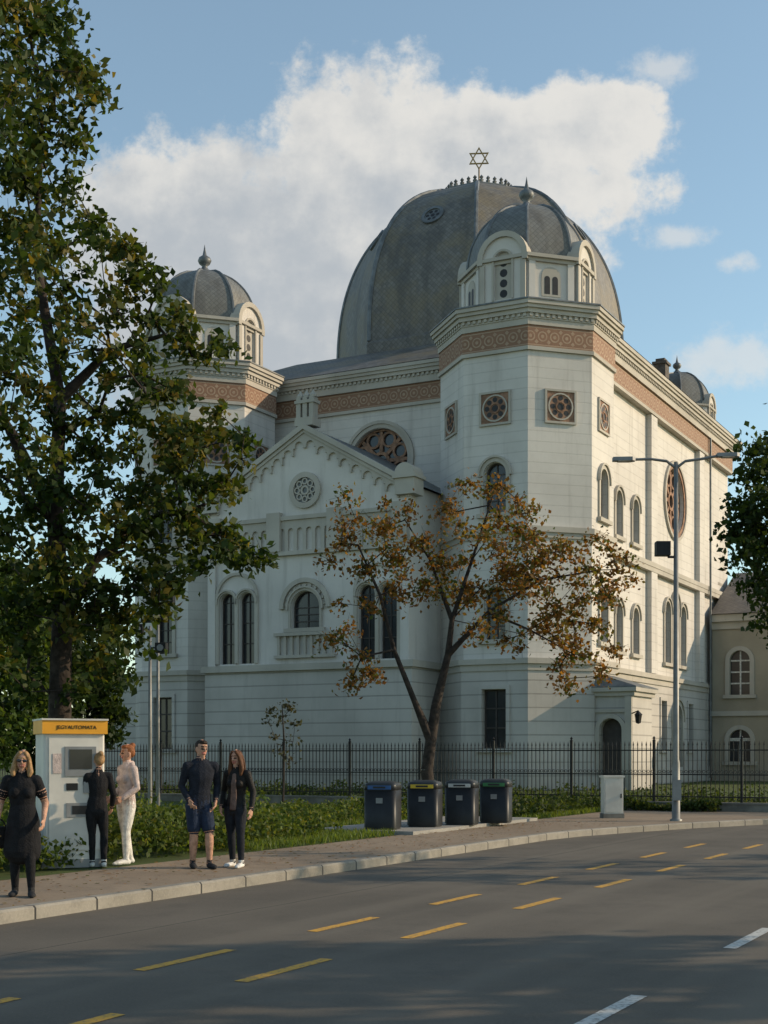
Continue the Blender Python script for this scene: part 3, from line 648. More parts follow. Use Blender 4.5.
def bin_(px, py, hatch, lab):
    o = thing('recycling_bin', G(px, py, .07), -TH+rad(14), lab, 'bin', 'recycling bins on the concrete pad')
    def rr(w, d, r, n=5):
        pts = []
        for cx, cy, a0 in ((w-r, -d+r, -90), (w-r, d-r, 0), (-w+r, d-r, 90), (-w+r, -d+r, 180)):
            for i in range(n+1): a = rad(a0+90*i/n); pts.append((cx+r*math.cos(a), cy+r*math.sin(a)))
        return pts
    def stack(mb, lv):
        for (w, d, z), (w2, d2, z2) in zip(lv, lv[1:]):
            A, B = rr(w, d, .09), rr(w2, d2, .09); n = len(A)
            for i in range(n): mb.poly([(*A[i], z), (*A[(i+1) % n], z), (*B[(i+1) % n], z2), (*B[i], z2)])
        mb.poly([(*p, lv[-1][2]) for p in rr(lv[-1][0], lv[-1][1], .09)])
    b_ = MB(); stack(b_, [(.335, .32, 0.04), (.335, .32, .80)]); b_.build('body', 'binbody', o, True)
    r_ = MB(); stack(r_, [(.32, .305, .0), (.32, .305, .04)]); r_.build('foot_ring', 'dark', o)
    l_ = MB(); stack(l_, [(.325, .31, .80), (.325, .31, .815), (.335, .32, .816), (.335, .32, .90)]+[(.335-.235*(1-math.cos(a)), .32-.22*(1-math.cos(a)), .90+.10*math.sin(a)) for a in (.3, .6, .9, 1.2)]); ld = l_.build('lid', 'binlid', o, True)
    fr = Fr(0, -.32, 0, -1)
    h = MB(); h.ext(fr, rect(-.245, .245, .825, .905), -.01, .012); h.build('hatch', hatch, o)
    h = MB(); h.ext(fr, rect(-.13, .13, .846, .886), .0, .018); h.build('slot', 'dark', o)
    h = MB(); h.ext(fr, rect(-.07, .07, .54, .65), -.01, .010); h.build('label_plate', 'kioskgrey', o)
bin_(383, 829, 'hatch_blue', 'dark recycling bin with blue hatch, nearest of the row on the pad')
bin_(425, 826.5, 'hatch_yellow', 'dark recycling bin with yellow hatch, second from the left in front of the trunk')
bin_(462, 824.5, 'hatch_white', 'dark recycling bin with white hatch, third from the left on the pad')
bin_(496, 822.5, 'hatch_green', 'dark recycling bin with green hatch at the far right end of the row')
def cabinet(px, py, w, h, lab):
    o = thing('utility_cabinet', G(px, py), -TH+.62, lab, 'cabinet')
    b_ = MB(); b_.box(-w/2, w/2, -.15, .15, .12, h); b_.build('body', 'kiosk', o)
    b_ = MB(); b_.box(-w/2-.02, w/2+.02, -.17, .17, 0, .12); b_.build('plinth', 'stone', o)
    b_ = MB(); b_.prism([(-w/2-.03, -.18), (w/2+.03, -.18), (w/2+.03, .18), (-w/2-.03, .18)], h, h+.05); b_.build('cap', 'kiosk', o)
    b_ = MB(); b_.box(-w/2+.03, w/2-.03, -.162, -.15, .16, h-.05); d_ = b_.build('door', 'kiosk', o)
    b_ = MB(); b_.box(w/2-.08, w/2-.05, -.18, -.162, h*.5, h*.5+.1); b_.build('handle', 'iron', d_)
cabinet(612, 818, .5, 1.03, 'slim pale utility cabinet standing before the fence near the street lamp')
# ticket machine
kb = G(70, 866); ko = thing('ticket_machine', kb, rad(24), 'white ticket machine with orange header sign beside the pavement', 'ticket machine')
b_ = MB(); b_.prism([(-.46, -.33), (.46, -.33), (.46, .33), (-.46, .33)], .0, .12); b_.build('base', 'kioskgrey', ko)
b_ = MB(); b_.prism([(-.43, -.30), (-.40, -.33), (.40, -.33), (.43, -.30), (.43, .33), (-.43, .33)], .12, 1.90); b_.build('body', 'kiosk', ko)
b_ = MB(); b_.box(-.46, .46, -.38, .36, 1.90, 2.09); hd = b_.build('header', 'orange', ko)
b_ = MB(); b_.box(-.47, .47, -.40, .37, 2.09, 2.115); b_.build('roof_cap', 'kiosk', ko)
fK = Fr(0, -.33, 0, -1)
b_ = MB(); b_.ext(fK, rect(-.36, .36, .25, 1.84), 0, .018); b_.build('front_panel', 'kiosk', ko)
b_ = MB(); b_.ext(fK, rect(-.14, .30, 1.30, 1.72), .018, .035); sc_ = b_.build('screen_surround', 'kioskgrey', ko)
b_ = MB(); b_.ext(fK, rect(-.08, .24, 1.40, 1.68), .035, .041); b_.build('screen', 'screen', sc_)
b_ = MB(); b_.ext(fK, rect(.12, .28, 1.06, 1.22), .018, .04); b_.build('keypad', 'kioskgrey', ko)
b_ = MB(); b_.ext(fK, rect(-.12, .28, .72, .92), .018, .03); ty = b_.build('tray_surround', 'kioskgrey', ko)
b_ = MB(); b_.ext(fK, rect(-.04, .20, .76, .88), .03, .036); b_.build('ticket_tray', 'screen', ty)
b_ = MB(); b_.ext(fK, rect(-.12, .04, 1.1, 1.2), .018, .03); b_.build('coin_panel', 'iron', ko)
b_ = MB(); b_.ext(fK, rect(-.31, -.19, 1.34, 1.62), .018, .026); b_.build('notice', 'pink_cloth', ko)
tcv = bpy.data.curves.new('t', 'FONT'); tcv.body = 'JEGYAUTOMATA'; tcv.size = .074; tcv.align_x = 'CENTER'; tcv.extrude = .002
to = bpy.data.objects.new('t', tcv); C.objects.link(to)
bpy.context.view_layer.update(); tm = bpy.data.meshes.new_from_object(to.evaluated_get(bpy.context.evaluated_depsgraph_get())); bpy.data.objects.remove(to)
tm.materials.clear(); tm.materials.append(M['iron']); tx = bpy.data.objects.new('header_lettering', tm); C.objects.link(tx); tx.parent = hd; tx.location = (0.02, -.384, 1.968); tx.rotation_euler = (PI/2, 0, 0)

# ---------------------------------------------------------------- vegetation
def leaf_mesh(name, pts, size, cols, parent=None, aspect=.32, m='leaf', upright=False):
    n = len(pts); a = npr.normal(size=(n, 3)); 
    if upright: a = a*np.array([.35, .35, .3])+np.array([0, 0, 1.])
    else: a[:, 2] -= .35
    a /= np.linalg.norm(a, axis=1)[:, None]; r = npr.normal(size=(n, 3)); bb = np.cross(a, r); bb /= np.linalg.norm(bb, axis=1)[:, None]; nn = np.cross(a, bb)
    s_ = (size*(.6+.8*npr.rand(n)))[:, None]
    v = np.empty((n, 4, 3)); v[:, 0] = pts-a*s_*.5; v[:, 1] = pts+bb*s_*aspect+nn*s_*.12; v[:, 2] = pts+a*s_*.5; v[:, 3] = pts-bb*s_*aspect+nn*s_*.12
    me = bpy.data.meshes.new(name); me.vertices.add(4*n); me.vertices.foreach_set('co', v.reshape(-1))
    me.loops.add(4*n); me.loops.foreach_set('vertex_index', np.arange(4*n, dtype=np.int32)); me.polygons.add(n)
    me.polygons.foreach_set('loop_start', np.arange(0, 4*n, 4, dtype=np.int32))
    try: me.polygons.foreach_set('loop_total', np.full(n, 4, dtype=np.int32))
    except Exception: pass
    me.update(calc_edges=True)
    ca = me.color_attributes.new('Col', 'FLOAT_COLOR', 'POINT'); cc = np.ones((n, 4, 4)); cc[:, :, :3] = cols[:, None, :]; ca.data.foreach_set('color', cc.reshape(-1))
    me.materials.append(M[m]); o = bpy.data.objects.new(name, me); C.objects.link(o)
    if parent: o.parent = parent
    return o
def palette(n, pal, clump):
    pal = np.array(pal); i = (npr.rand(n)*.55+clump*.45)*(len(pal)-1); j = np.clip(i.astype(int), 0, len(pal)-2); f = (i-j)[:, None]
    return (pal[j]*(1-f)+pal[j+1]*f)*(.7+.6*npr.rand(n))[:, None]
def tree(name, label, base, trunk, clumps, pal, lsize, nleaf, group=None, rtip=.012, cat='tree', fill=.6, twig=3, rcap=.6, droop=0):
    o = thing(name, base, 0, label, cat, group); b0 = Vector(base)
    pos = []; par = []; fixr = []; cnt = []
    for path in trunk:
        pi = None
        for k_, (p, r) in enumerate(path):
            p = Vector(p)-b0
            if k_ == 0 and pos:
                pi = min(range(len(pos)), key=lambda i: (pos[i]-p).length)
                if (pos[pi]-p).length < .05: continue
            pos.append(p); par.append(pi); fixr.append(r); cnt.append(0); pi = len(pos)-1
    core = list(pos)
    cl = [(Vector(c)-b0, r) for c, r in clumps]; cl.sort(key=lambda c: min((c[0]-q).length for q in core))
    tips = []
    for c, r in cl:
        def cost(i):
            d = c-pos[i]; L_ = d.length+1e-6; return L_*(1+.8*max(0, -d.z/L_)) if i > 0 else L_*2.5
        j = min(range(len(pos)), key=cost); L_ = (c-pos[j]).length; prev = j; q0 = pos[j]
        ns = max(1, int(L_/.7))
        for s_ in range(1, ns+1):
            f = s_/ns; q = q0.lerp(c, f)+Vector((rnd.gauss(0, .07), rnd.gauss(0, .07), rnd.gauss(0, .05)))*L_*.5*(1 if s_ < ns else 0)+Vector((0, 0, .12*L_*math.sin(PI*f)*.6))
            pos.append(q); par.append(prev); fixr.append(None); cnt.append(0); prev = len(pos)-1
        tips.append(prev)
    for t in tips:
        i = t
        while i is not None: cnt[i] += 1; i = par[i]
    R0 = max(x for x in fixr if x)
    def R(i): return fixr[i] if fixr[i] is not None else min(rtip*max(1, cnt[i])**.5, rcap*R0)
    mb = MB()
    for i in range(len(pos)):
        if par[i] is None: continue
        mb.tube(pos[par[i]], pos[i], min(R(par[i]), R(i)*1.35 if fixr[i] is None else 9), R(i), 10 if R(i) > .08 else 6)
    mb.tube((0, 0, -.15), Vector((0, 0, .0)), R0*1.7, R0*1.45, 12); mb.tube((0, 0, 0.), (0, 0, .35), R0*1.45, R0*1.02, 12)
    P_ = []; CL = []
    for c, r in cl:
        n = max(8, int(nleaf*(r/.7)**2)); ph = rnd.random()
        g = npr.normal(size=(n, 3)); g /= np.linalg.norm(g, axis=1)[:, None]; rr_ = r*npr.rand(n)**fill*(1+.35*npr.normal(size=n)*.5)
        q = g*rr_[:, None]*np.array([1, 1, .72]); q[:, 2] -= droop*(q[:, 0]**2+q[:, 1]**2)/max(r, .1); P_.append(q+np.array(c)); CL.append(np.full(n, ph))
        for _ in range(twig):
            d = Vector((rnd.gauss(0, 1), rnd.gauss(0, 1), rnd.gauss(.1, .7))).normalized()*r*.9; mb.tube(c, c+d, .008, .003, 4)
    mb.build('trunk', 'bark', o, True)
    P_ = np.concatenate(P_); CL = np.concatenate(CL)
    leaf_mesh('crown', P_, lsize, palette(len(P_), pal, CL), o)
    return o
GREEN = [(.016, .032, .008), (.023, .045, .010), (.034, .060, .013), (.05, .073, .017), (.085, .088, .02), (.18, .13, .028)]
DGREEN = [(.016, .032, .01), (.027, .05, .013), (.045, .068, .018)]
BGREEN = [(.03, .058, .013), (.05, .088, .018), (.08, .12, .026)]
RUST = [(.045, .07, .018), (.07, .09, .022), (.14, .115, .028), (.23, .12, .027), (.19, .085, .022), (.11, .06, .02), (.075, .095, .024), (.05, .075, .02)]
# big tree at left
Yt = 29.; tb = P(58, 0, Yt); tb.z = 0
pix = {8: (5, 30, 55), 38: (8, 42), 68: (20, 62, 92), 98: (8, 50, 102), 130: (8, 38, 72), 160: (12, 44), 190: (28, 68), 222: (10, 45, 85), 252: (28, 66, 104, 132), 280: (10, 52, 96, 134, 160), 312: (32, 80, 120, 152, 176), 345: (15, 60, 105, 148, 184, 212),
       385: (25, 75, 115, 148, 172), 420: (15, 60, 100, 140, 174, 208), 448: (35, 85, 125, 165, 202, 232), 478: (15, 60, 105, 145, 180, 220), 505: (40, 90, 130, 158, 186), 530: (15, 65, 110, 150, 190, 225), 555: (40, 85, 125, 165, 205, 232, 250), 580: (15, 60, 100, 138, 168), 605: (5, 40, 85, 122, 148), 632: (10, 35, 80, 108, 128), 658: (5, 30, 84, 106), 684: (18, 88)}
cl = []
for y, xs in pix.items():
    for x in xs:
        rim = x > 95 or y > 600
        for e in range(3 if (rim and y > 330 and y < 600) else 2):
            cl.append((P(x+rnd.uniform(-14, 14), y+rnd.uniform(-12, 12), Yt-(.5 if rim else (.9 if e == 0 else 0))+rnd.gauss(0, .9 if rim else 1.5)), rnd.uniform(.42, .70) if not rim else rnd.uniform(.30, .54)))
for _ in range(70):
    x = rnd.uniform(-190, -15); y = rnd.uniform(-60, 620); cl.append((P(x, y, Yt+rnd.gauss(0, 1.8)), rnd.uniform(.6, .85)))
for _ in range(14): cl.append((P(rnd.uniform(-60, 50), rnd.uniform(-90, -10), Yt+rnd.gauss(0, 1.3)), .6))
tr_ = [[(tb, .27), (P(60, 700, Yt), .24), (P(62, 620, Yt), .21), (P(55, 520, Yt), .17), (P(60, 400, Yt), .13), (P(36, 260, Yt), .09), (P(42, 120, Yt), .05), (P(28, 20, Yt), .03)],
       [(P(62, 620, Yt), .2), (P(95, 560, Yt-.3), .10), (P(150, 520, Yt-.2), .06), (P(205, 505, Yt-.3), .035)], [(P(55, 520, Yt), .16), (P(10, 430, Yt+.5), .11), (P(-60, 330, Yt+.5), .08)], [(P(60, 400, Yt), .13), (P(110, 350, Yt+.4), .08), (P(165, 335, Yt+.3), .04)]]
tree('broadleaf_tree', 'tall green tree with yellowing leaves towering over the ticket machine', tb, tr_, cl, GREEN, .19, 150, rtip=.009, rcap=.3, fill=.5, droop=.4)
# rust coloured tree
Ym = 33.5; mbp = P(430, 0, Ym); mbp.z = 0
tr_ = [[(mbp, .165), (P(427, 770, Ym), .15), (P(431, 740, Ym), .14), (P(436, 705, Ym), .12), (P(448, 655, Ym), .085), (P(452, 620, Ym), .065), (P(472, 560, Ym+.2), .04), (P(490, 505, Ym+.2), .02)],
       [(P(431, 740, Ym), .11), (P(414, 700, Ym-.2), .075), (P(394, 650, Ym-.3), .055), (P(380, 595, Ym-.2), .04), (P(358, 545, Ym), .02)],
       [(P(448, 655, Ym), .07), (P(488, 612, Ym-.3), .04), (P(540, 580, Ym-.4), .03), (P(600, 570, Ym-.2), .015)], [(P(452, 620, Ym), .045), (P(430, 560, Ym+.4), .03), (P(405, 520, Ym+.4), .015)], [(P(488, 612, Ym-.3), .035), (P(530, 630, Ym-.5), .025), (P(575, 655, Ym-.5), .012)]]
px_ = [(470, 482), (500, 490), (520, 505), (445, 505), (430, 530), (460, 525), (490, 525), (515, 540), (545, 540), (570, 550), (600, 552), (622, 560), (400, 508), (415, 540), (375, 530), (352, 535), (342, 555), (365, 560), (395, 560), (440, 560), (470, 560), (505, 568), (535, 572), (565, 580), (595, 585), (615, 580),
       (350, 600), (372, 610), (400, 600), (430, 595), (455, 590), (485, 595), (515, 605), (545, 610), (575, 615), (595, 620), (340, 645), (360, 660), (345, 680), (378, 682), (500, 635), (530, 645), (555, 640), (580, 650), (592, 668), (560, 672), (470, 625), (352, 515), (610, 600), (525, 520), (480, 545), (450, 575), (520, 585), (550, 560), (580, 600), (560, 630), (495, 615), (385, 545), (575, 682), (604, 640), (340, 625),
       (535, 595), (560, 595), (590, 570), (505, 585), (540, 625), (570, 640), (590, 640), (470, 595), (410, 575), (500, 545), (530, 555)]
tree('autumn_tree', 'young tree with rust brown autumn leaves behind the recycling bins', mbp, tr_, [(P(x+rnd.gauss(0, 8), y+rnd.gauss(0, 8), Ym+rnd.gauss(0, .8)), rnd.uniform(.32, .62) if y < 600 else rnd.uniform(.26, .5)) for x, y in px_ for _ in (0, 1)], RUST, .115, 195, rtip=.0065, fill=.72, rcap=.2, droop=.45)
# right edge tree
Yr = 47.; rb_ = P(812, 0, Yr); rb_.z = 0
cl = [(P(x, y, Yr+rnd.gauss(0, 1)), rnd.uniform(.7, 1.0)) for x, y in ((760, 450), (752, 478), (740, 505), (765, 500), (735, 530), (758, 530), (745, 555), (768, 560), (755, 585), (775, 590), (766, 470), (768, 620), (790, 640), (750, 515), (748, 540), (765, 545))]
cl += [(P(rnd.uniform(775, 900), rnd.uniform(400, 640), Yr+rnd.gauss(0, 1.7)), 1.0) for _ in range(34)]
tree('broadleaf_tree', 'dark green tree reaching in at the right edge before the annex', rb_, [[(rb_, .3), (P(812, 700, Yr), .26), (P(815, 600, Yr), .2), (P(812, 480, Yr), .1)]], cl, DGREEN, .24, 130)
def ell(c, rx, ry, rz, n, r0, r1):
    out = []
    while len(out) < n:
        q = Vector((rnd.uniform(-1, 1), rnd.uniform(-1, 1), rnd.uniform(-1, 1)))
        if .25 < q.length < 1: out.append((Vector(c)+Vector((q.x*rx, q.y*ry, q.z*rz)), rnd.uniform(r0, r1)))
    return out
def rtree(name, lab, x, y, h, rr_, n, pal, ls, nl, group=None, low=.35, r=(.8, 1.2)):
    zc_ = h*(1+low)/2; rz = h*(1-low)/2
    tree(name, lab, Vector((x, y, 0)), [[((x, y, 0), .05*h**.8*.5+.1), ((x+.1, y, h*low), .045*h**.8*.4+.08), ((x-.1, y, h*.6), .12), ((x, y, h*.85), .06)]], ell((x, y, zc_), rr_, rr_, rz, n, *r), pal, ls, nl, group, rtip=.009, rcap=.3)
rtree('broadleaf_tree', 'bright green tree at the left edge, low behind the ticket machine', -12.2, 41, 7.4, 2.5, 60, BGREEN, .2, 150, None, .12, (.6, .9))
rtree('broadleaf_tree', 'small dark green tree just right of the tall trunk, before the synagogue wing', -11.7, 49.5, 7.2, 2.5, 74, DGREEN, .22, 170, None, .03, (.7, 1.0))
rtree('broadleaf_tree', 'dark green tree left of the gabled front, low behind the tall tree', -18.6, 52, 13.0, 4.2, 56, DGREEN, .32, 120, None, .12, (1.1, 1.5))
rtree('broadleaf_tree', 'nearer street tree across the road whose shade falls on the carriageway', 16.8, 10.4, 9.5, 3.8, 74, GREEN, .26, 110, None, .36, (.7, 1.1))
rtree('broadleaf_tree', 'farther unseen slender street tree across the road, added to dapple the pavement with shade', 20.5, 22.6, 10.0, 2.6, 20, GREEN, .26, 50, None, .4, (.5, .9))  # out-of-view tree, added so its sparse crown dapples the sun on the pavement
# slim sapling by the fence
sb = P(283, 0, 41.5); sb.z = 0
tree('sapling', 'slim sapling with sparse dull leaves before the fence', sb, [[(sb, .035), (P(284, 740, 41.5), .028), (P(282, 705, 41.5), .015)]], [(P(283+dx, y, 41.5+rnd.gauss(0, .25)), .32) for dx, y in ((-14, 722), (8, 708), (0, 718), (12, 725), (-8, 738), (10, 742), (-4, 752), (4, 705), (-12, 710), (6, 760))], [(.045, .05, .033), (.06, .065, .04), (.055, .045, .032)], .13, 110, None, .006, 'sapling')
# shrubs along the garden edge
def shrub_pts(u0, u1, v0, v1, n, h, hv, seed):
    r = np.random.RandomState(seed); u = u0+(u1-u0)*r.rand(n); v = v0+(v1-v0)*r.rand(n)
    hh = h+hv*(np.sin(u*2.1+seed)*np.cos(v*1.7)+.6*np.sin(v*4.3+u*3.1)+.4*r.normal(size=n))*.5; z = np.maximum(.02, hh)*r.rand(n)**.55
    return np.stack([u*cT+v*sT, -u*sT+v*cT, z], 1)
pts = np.concatenate([shrub_pts(-19.5, -12.75, 11.5, 20.6, 42000, .58, .46, 1), shrub_pts(-19.5, -13.2, 20.6, 23.4, 9000, .36, .3, 8), shrub_pts(-19.5, -15.2, 23.4, 36, 12000, .26, .22, 2)])
tag(leaf_mesh('hedge_planting', pts, .09, palette(len(pts), [(.03, .055, .013), (.055, .09, .018), (.10, .135, .03), (.13, .115, .036)], npr.rand(len(pts))), None), 'low tangled green planting between pavement and garden', 'shrubs', None, 'stuff')
pts = np.concatenate([shrub_pts(-17.5, -12.6, 31.5, 38.4, 12000, .3, .24, 4), shrub_pts(-12.3, -9.5, 38.0, 38.7, 1800, .25, .2, 6), shrub_pts(-40, -4, 39.4, 42.5, 14000, .45, .4, 5)])
tag(leaf_mesh('fence_planting', pts, .11, palette(len(pts), [(.025, .042, .011), (.042, .068, .017), (.08, .095, .027)], npr.rand(len(pts))), None), 'dark green weeds and bushes growing along the iron fence', 'shrubs', None, 'stuff')
n = 22000; r = np.random.RandomState(9); u = -12.45-7*r.rand(n)**1.4; v = 19+20*r.rand(n); keep = ~((u > -14.55) & (v > 24.3) & (v < 31.3)); u, v = u[keep], v[keep]
pts = np.stack([u*cT+v*sT, -u*sT+v*cT, .03+.05*r.rand(len(u))], 1)
tag(leaf_mesh('grass', pts, .17, palette(len(pts), [(.06, .10, .02), (.10, .15, .03), (.15, .18, .04)], npr.rand(len(pts))), None, aspect=.06, upright=True), 'rough grass around the bin pad', 'grass', None, 'stuff')
n = 1100; r = np.random.RandomState(3); u = -9.9-2.5*r.rand(n)**.7; v = 8+24*r.rand(n); pts = np.stack([u*cT+v*sT, -u*sT+v*cT, np.full(n, .02)], 1)
o = leaf_mesh('fallen_leaves', pts*np.array([1, 1, 0]), .07, palette(n, RUST, npr.rand(n))); o.scale = (1, 1, .15); o.location.z = .016
tag(o, 'scattered brown leaves lying on the pavement', 'leaves', None, 'stuff')

# ---------------------------------------------------------------- people
class Body:
    def __init__(s): s.v = []; s.f = []; s.tg = []
    def loft(s, pts, rx, ry, tg, n=14, side=(1, 0, 0), xf=None, dome=True):
        pts = [Vector(p) for p in pts]; k_ = len(pts)
        def fn(r): return list(r) if isinstance(r, (list, tuple)) else [r]*k_
        rx, ry = fn(rx), fn(ry)
        dirs = [(pts[min(i+1, k_-1)]-pts[max(i-1, 0)]).normalized() for i in range(k_)]
        rings = []
        if dome:
            for a in (75, 50, 25): rings.append((pts[0]-dirs[0]*min(rx[0], ry[0])*math.sin(rad(a)), rx[0]*math.cos(rad(a)), ry[0]*math.cos(rad(a)), dirs[0]))
        for i in range(k_):
            rings.append((pts[i], rx[i], ry[i], dirs[i]))
            if i < k_-1:
                m_ = max(1, int((pts[i+1]-pts[i]).length/.03))
                for j in range(1, m_): f = j/m_; rings.append((pts[i].lerp(pts[i+1], f), rx[i]*(1-f)+rx[i+1]*f, ry[i]*(1-f)+ry[i+1]*f, dirs[i].lerp(dirs[i+1], f).normalized()))
        if dome:
            for a in (25, 50, 75): rings.append((pts[-1]+dirs[-1]*min(rx[-1], ry[-1])*math.sin(rad(a)), rx[-1]*math.cos(rad(a)), ry[-1]*math.cos(rad(a)), dirs[-1]))
        b0 = len(s.v)
        for c, a, b_, d in rings:
            sd = Vector(side); sd = sd-d*sd.dot(d)
            if sd.length < .1: sd = Vector((0, 1, 0)); sd = sd-d*sd.dot(d)
            sd.normalize(); o_ = d.cross(sd)
            for i in range(n):
                p = c+sd*math.cos(2*PI*i/n)*a+o_*math.sin(2*PI*i/n)*b_
                s.v.append(xf @ p if xf else p); s.tg.append(tg)
        for j in range(len(rings)-1):
            for i in range(n): s.f.append((b0+j*n+i, b0+j*n+(i+1) % n, b0+(j+1)*n+(i+1) % n, b0+(j+1)*n+i))
        s.f.append(tuple(b0+i for i in reversed(range(n)))); e = b0+(len(rings)-1)*n; s.f.append(tuple(e+i for i in range(n)))
    def ball(s, c, rx, ry, rz, tg, xf=None):
        c = Vector(c); s.loft([c+Vector((0, 0, rz*f)) for f in (-.97, -.8, -.45, 0, .45, .8, .97)], [rx*math.sqrt(1-f*f) for f in (.97, .8, .45, 0, .45, .8, .97)], [ry*math.sqrt(1-f*f) for f in (.97, .8, .45, 0, .45, .8, .97)], tg, 14, (1, 0, 0), xf, False)
    def mesh(s, name, mats, parent, vox=.009, sm=3):
        me = bpy.data.meshes.new(name); me.from_pydata([tuple(v) for v in s.v], [], s.f)
        o = bpy.data.objects.new(name+'_raw', me); C.objects.link(o)
        r = o.modifiers.new('r', 'REMESH'); r.mode = 'VOXEL'; r.voxel_size = vox
        q = o.modifiers.new('s', 'SMOOTH'); q.factor = .5; q.iterations = sm
        bpy.context.view_layer.update(); nme = bpy.data.meshes.new_from_object(o.evaluated_get(bpy.context.evaluated_depsgraph_get())); bpy.data.objects.remove(o)
        nme.name = name; nme.materials.clear(); tl = list(mats)
        for t in tl: nme.materials.append(M[mats[t]])
        if len(tl) > 1:
            kd = kdtree.KDTree(len(s.v))
            for i, v in enumerate(s.v): kd.insert(v, i)
            kd.balance()
            nme.polygons.foreach_set('material_index', [tl.index(s.tg[kd.find(p.center)[1]]) for p in nme.polygons])
        nme.polygons.foreach_set('use_smooth', [True]*len(nme.polygons))
        ob = bpy.data.objects.new(name, nme); C.objects.link(ob); ob.parent = parent
        return ob
def person(label, loc, rz, H, mats, hairm, hair, male=False, headrot=0, el=None, wr=None, feet=None, knees=None, sleeve='top', hem=.485, dress=None, shorts=False, lean=0, calf=None, tilt=0, hip=0, wide=1., hood=False):
    o = thing('person', loc, rz, label, 'person'); B = Body(); V = lambda x, y, z: Vector((x*H, y*H, z*H))
    sh = .110 if male else .093*(1+(wide-1)*.5)
    el = el or [(-.135, .02, .63), (.135, .02, .63)]; wr = wr or [(-.145, -.03, .485), (.145, -.03, .485)]
    feet = feet or [(-.058, 0), (.058, 0)]; knees = knees or [(-.054, -.008, .285), (.054, -.008, .285)]
    rx = [.083, .09, .09, .078, .094, .104, .082, .042] if male else [.084, .093, .088, .069, .083, .088, .07, .036]
    ry = [.056, .061, .06, .056, .066, .057, .046, .036] if male else [.056, .064, .059, .049, .062, .053, .043, .033]
    rx = [r_*(wide if i < 6 else 1) for i, r_ in enumerate(rx)]; ry = [r_*(wide if i < 6 else 1) for i, r_ in enumerate(ry)]
    zs = [.465, .50, .54, .62, .71, .775, .815, .842]
    sx = lambda z: hip*max(0, 1-abs(z-.5)/.22)                 # weight carried on one hip
    B.loft([V(sx(z), .004, z) for z in zs[:3]], [r_*H for r_ in rx[:3]], [r_*H for r_ in ry[:3]], 'bottom')
    ht = [hem]+[z for z in zs if z > hem+.03]; f = lambda arr, z: float(np.interp(z, zs, arr))
    B.loft([V(sx(z), .004+lean*(z-.5), z) for z in ht], [(f(rx, z)+.007)*H for z in ht], [(f(ry, z)+.008)*H for z in ht], 'top')
    if hood: B.loft([V(-.05, .02, .835), V(0, .05, .845), V(.05, .02, .835)], [.022*H, .028*H, .022*H], [.022*H, .028*H, .022*H], 'top', 12, (0, 0, 1))
    if not male:
        for s_ in (-1, 1): B.ball(V(s_*.04*wide, -.046*wide, .715), .036*H*wide, .03*H*wide, .036*H*wide, 'top')
    if dress: 
        dz_ = [.62, .52, .42, dress]; B.loft([V(sx(z), .003, z) for z in dz_], [.08*H*wide, .103*H*wide, .112*H*wide, .12*H*wide], [.06*H*wide, .075*H*wide, .082*H*wide, .088*H*wide], 'top', 18)
    for i, s_ in enumerate((-1, 1)):
        hx = s_*.048+hip; k_ = V(*knees[i]); ft = feet[i]; a = V(ft[0], ft[1]+.012, .05)
        t1 = .056 if not male else .058
        if shorts:
            B.loft([V(hx, 0, .49), V(hx, 0, .49).lerp(k_, .85)], [.06*H, .054*H], [.062*H, .056*H], 'bottom'); B.loft([V(hx, 0, .49).lerp(k_, .7), k_, k_.lerp(a, .35), a], [.04*H, .033*H, .035*H, .021*H], [.04*H, .034*H, .037*H, .022*H], 'skin')
        else:
            B.loft([V(hx, 0, .49), V(hx, 0, .49).lerp(k_, .5), k_, k_.lerp(a, .35), a], [t1*H, .049*H, .036*H, .035*H, .024*H], [.06*H, .052*H, .038*H, .038*H, .026*H], calf or 'bottom')
        fx, fy = ft; td = .012*s_
        B.loft([V(fx, fy+.032, .021), V(fx+td*.3, fy-.03, .022), V(fx+td, fy-.085, .018), V(fx+td*1.2, fy-.112, .014)], [.022*H, .026*H, .028*H, .018*H], [.021*H, .022*H, .018*H, .014*H], 'shoe')
        B.loft([V(fx, fy+.02, .03), a], .024*H, .026*H, 'shoe')
        S0 = V(s_*sh, .004+lean*.3, .80); E = V(*el[i]); W = V(*wr[i]); aw = (1+wide)/2
        B.loft([V(s_*sh*.5, .004+lean*.3, .805), S0], [.034*H, .038*H], [.034*H, .038*H], 'top', 14, (0, 0, 1))
        if sleeve == 'short':
            B.loft([S0, S0.lerp(E, .6)], [.038*H*aw, .036*H*aw], [.038*H*aw, .036*H*aw], 'top', 12, (0, 1, 0)); B.loft([S0.lerp(E, .4), E, W], [.028*H*aw, .025*H*aw, .017*H], [.028*H*aw, .025*H*aw, .015*H], 'skin', 12, (0, 1, 0))
        else:
            B.loft([S0, S0.lerp(E, .5), E, E.lerp(W, .5), W], [.038*H, .033*H, .029*H, .027*H, .022*H], [.038*H, .033*H, .029*H, .027*H, .021*H], 'top', 12, (0, 1, 0))
        d = (W-E).normalized(); wa = Vector((0, -1, 0)); wa = wa-d*wa.dot(d)
        if wa.length < .35: wa = Vector((0, 0, 1)); wa = wa-d*wa.dot(d)
        wa.normalize(); inn = d.cross(wa)
        if inn.x*s_ > 0: inn = -inn
        B.loft([W, W+d*.022*H, W+d*.05*H], [.017*H, .023*H, .024*H], [.013*H, .013*H, .011*H], 'skin', 12, wa)
